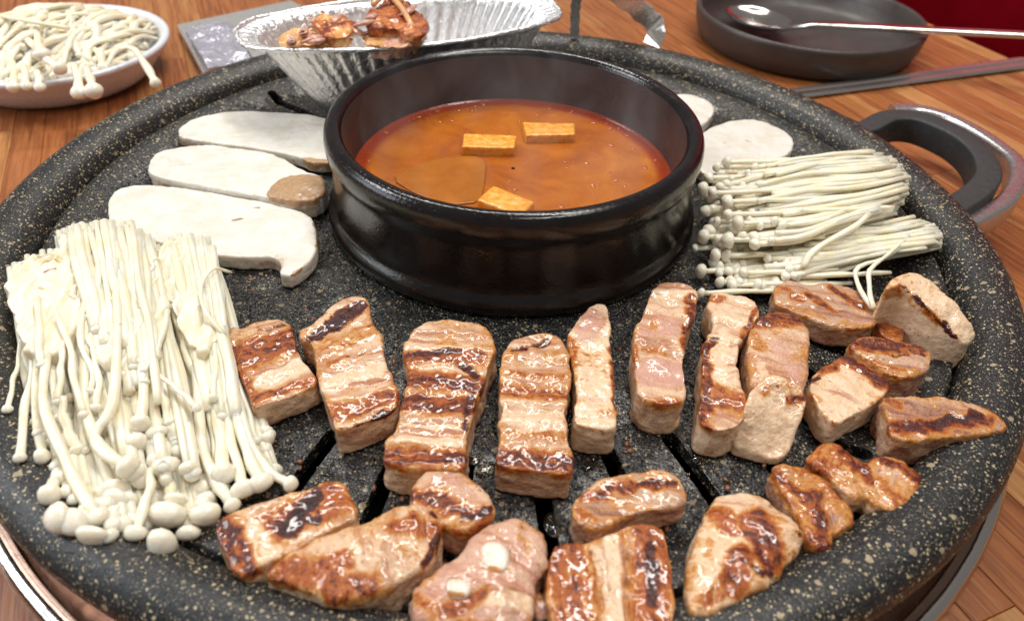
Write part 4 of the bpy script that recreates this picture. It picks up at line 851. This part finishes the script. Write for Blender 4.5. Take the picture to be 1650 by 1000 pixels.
kim([(585, 40), (592, 18), (612, 4), (640, -4), (664, 8), (685, 30), (692, 52), (670, 60), (640, 46), (600, 46)], .013, .043, 'red orange kimchi coated heap at right in foil tray', seed=64, b0=.75)
rk = random.Random(8)
for i in range(14):
    x = rk.uniform(455, 685); y = rk.uniform(30, 66) - (18 if 585 < x < 675 else 0); z = .0525 + (.004 if 585 < x < 675 and y < 40 else 0); dx = rk.uniform(-30, 30); dy = rk.uniform(-12, 12)
    P = [unp(x - dx, y - dy, z - .002), unp(x, y + rk.uniform(-5, 5), z + .002), unp(x + dx, y + dy, z - .001)]
    o = linkobj('kimchi_strip', tube_mesh('kimchi_strip', [q - P[0] for q in catmull(P, 10)], [.0008 + .0018 * math.sin(PI * t / 10) for t in range(11)], 8, .5), M_KIM, None, tuple(P[0])); tag(o, 'thin red kimchi strip among the meat in the foil tray', 'kimchi strip', 'kimchi strips in the foil tray')
M_SPR = simple('stained_sprout', (.72, .38, .18), .3, spread=.15, bumpscale=.3, coat=.4)
for pth, lab in (([(628, -6, .058), (645, 10, .059), (660, 35, .058), (668, 56, .053)], 'pale bean sprout lying over the red heap in foil tray'), ([(600, 8, .058), (618, -4, .060), (650, 2, .058)], 'curled bean sprout on top of the red heap in foil tray')):
    P = [unp(*p) for p in pth]; o = linkobj('bean_sprout', tube_mesh('bean_sprout', [q - P[0] for q in catmull(P, 14)], .0016, 8), M_SPR, None, tuple(P[0])); tag(o, lab, 'bean sprout', 'bean sprouts in the foil tray')

# ------------------------------------------------------------------ foil sachet tray on table, tongs, corner dish
def quadbox(name, px, z0, th, mat, parent, loc0, sub=24, crk=.0):
    c = [unp(x, y, z0) for x, y in px]; v = []; f = []
    for k, zz in enumerate((0, th)):
        for i in range(sub + 1):
            for j in range(sub + 1):
                a, b = i / sub, j / sub; p = c[0] * (1 - a) * (1 - b) + c[1] * a * (1 - b) + c[2] * a * b + c[3] * (1 - a) * b
                e = min(a, 1 - a, b, 1 - b); q = p + np.array([0, 0, zz]); v.append(q)
    v = np.array(v); m = (sub + 1) ** 2
    v[m:, 2] += crk * fbm(v[m:], .012, 9, 3) + 0
    idx = lambda k, i, j: k * m + i * (sub + 1) + j
    for i in range(sub):
        for j in range(sub):
            f.append((idx(1, i, j), idx(1, i + 1, j), idx(1, i + 1, j + 1), idx(1, i, j + 1))); f.append((idx(0, i, j), idx(0, i, j + 1), idx(0, i + 1, j + 1), idx(0, i + 1, j)))
    for i in range(sub):
        f.append((idx(0, i, 0), idx(0, i + 1, 0), idx(1, i + 1, 0), idx(1, i, 0))); f.append((idx(0, i + 1, sub), idx(0, i, sub), idx(1, i, sub), idx(1, i + 1, sub)))
        f.append((idx(0, 0, i + 1), idx(0, 0, i), idx(1, 0, i), idx(1, 0, i + 1))); f.append((idx(0, sub, i), idx(0, sub, i + 1), idx(1, sub, i + 1), idx(1, sub, i)))
    me = mesh(name, v - loc0, f); bmf = bmesh.new(); bmf.from_mesh(me); bmesh.ops.recalc_face_normals(bmf, faces=bmf.faces); bmf.to_mesh(me); bmf.free()
    o = linkobj(name, me, mat, parent, (0, 0, 0)); me.set_sharp_from_angle(angle=math.radians(50)); return o
c0 = unp(380, 60, TZ)
M_PLAS = simple('clear_grey_film', (.55, .54, .62), .16, .45, bumpscale=.12, bumpd=.003)
pk = empty('wrapped_tray', tuple(c0), 'film wrapped silver tray under the foil tray, upper left', 'tray')
quadbox('tray_base', [(330, 130), (288, 52), (470, 12), (560, 60)], TZ + .001, .006, M_TONG, pk, c0)
quadbox('film', [(338, 122), (300, 52), (368, 38), (408, 108)], TZ + .0075, .004, M_PLAS, pk, c0, crk=.0035)
quadbox('inner_panel', [(420, 120), (378, 52), (470, 28), (540, 70)], TZ + .0075, .004, M_TONG, pk, c0)
tongs = empty('steel_tongs', tuple(unp(990, 40, .012)), 'steel tongs tips resting on the far rim of the grill', 'tongs')
T0 = np.array(tongs.location)
def strip(name, pts, w0, w1, th=.0009):
    P = catmull([unp(*p) for p in pts], 24); v = []; f = []
    for i, p in enumerate(P):
        t = P[min(i + 1, 24)] - P[max(i - 1, 0)]; t /= np.linalg.norm(t); view = np.array([.25, .9, .2]); s = np.cross(t, view); s /= np.linalg.norm(s); nn = np.cross(s, t)
        wv = w0 + (w1 - w0) * i / 24; wv *= 1 + .10 * math.sin(i * 1.5)
        for a, b in ((-1, -1), (1, -1), (1, 1), (-1, 1)): v.append(p + s * a * wv / 2 + nn * b * th / 2 - T0)
    for i in range(24):
        for j in range(4): f.append((i * 4 + j, i * 4 + (j + 1) % 4, (i + 1) * 4 + (j + 1) % 4, (i + 1) * 4 + j))
    f.append((3, 2, 1, 0)); f.append((96, 97, 98, 99))
    o = linkobj(name, mesh(name, v, f), M_TONG, tongs, (0, 0, 0), False); return o
strip('tong_arm', [(934, -60, .075), (930, -10, .045), (927, 20, .03), (926, 60, .0125)], .007, .006)
strip('tong_arm', [(930, -75, .08), (980, -20, .05), (1015, 5, .035), (1040, 25, .025), (1058, 45, .018), (1050, 74, .0125)], .017, .013)
cdsh = empty('corner_dish', (-.228, -.262, TZ), 'edge of a grey plastic dish in the bottom left corner', 'dish')
lathe('dish_body', [(.001, .003), (.05, .004), (.062, .012), (.066, .018), (.0675, .019), (.069, .018), (.066, .008), (.058, .001), (.001, .0008)], 96, simple('grey_plastic', (.16, .16, .18), .3, spread=.1), cdsh)

# ------------------------------------------------------------------ steam over the soup
def steam():
    m = bpy.data.materials.new('steam'); m.use_nodes = True; nt = m.node_tree; nt.nodes.remove(nt.nodes['Principled BSDF'])
    pv = N(nt, 'ShaderNodeVolumePrincipled'); pv.inputs['Color'].default_value = (.95, .95, .97, 1); pv.inputs['Anisotropy'].default_value = .2
    co = coords(nt, (1000, 1000, 600)); n = nz(nt, co, .030, 3, .55, 1.2)
    tc = N(nt, 'ShaderNodeTexCoord'); sx = N(nt, 'ShaderNodeSeparateXYZ'); L(nt, tc.outputs['Object'], sx.inputs[0])
    fade = mrange(nt, sx.outputs[2], .022, .085, 1., 0.)
    dn = mth(nt, 'MULTIPLY', mth(nt, 'MULTIPLY', mrange(nt, n, .44, .72), fade), 4.2)
    L(nt, dn, pv.inputs['Density']); L(nt, pv.outputs[0], nt.nodes['Material Output'].inputs['Volume']); return m
st = lathe('steam', [(.001, .0235), (.060, .0235), (.068, .030), (.070, .045), (.066, .065), (.050, .085), (.001, .092)], 48, steam())
tag(st, kind='stuff')
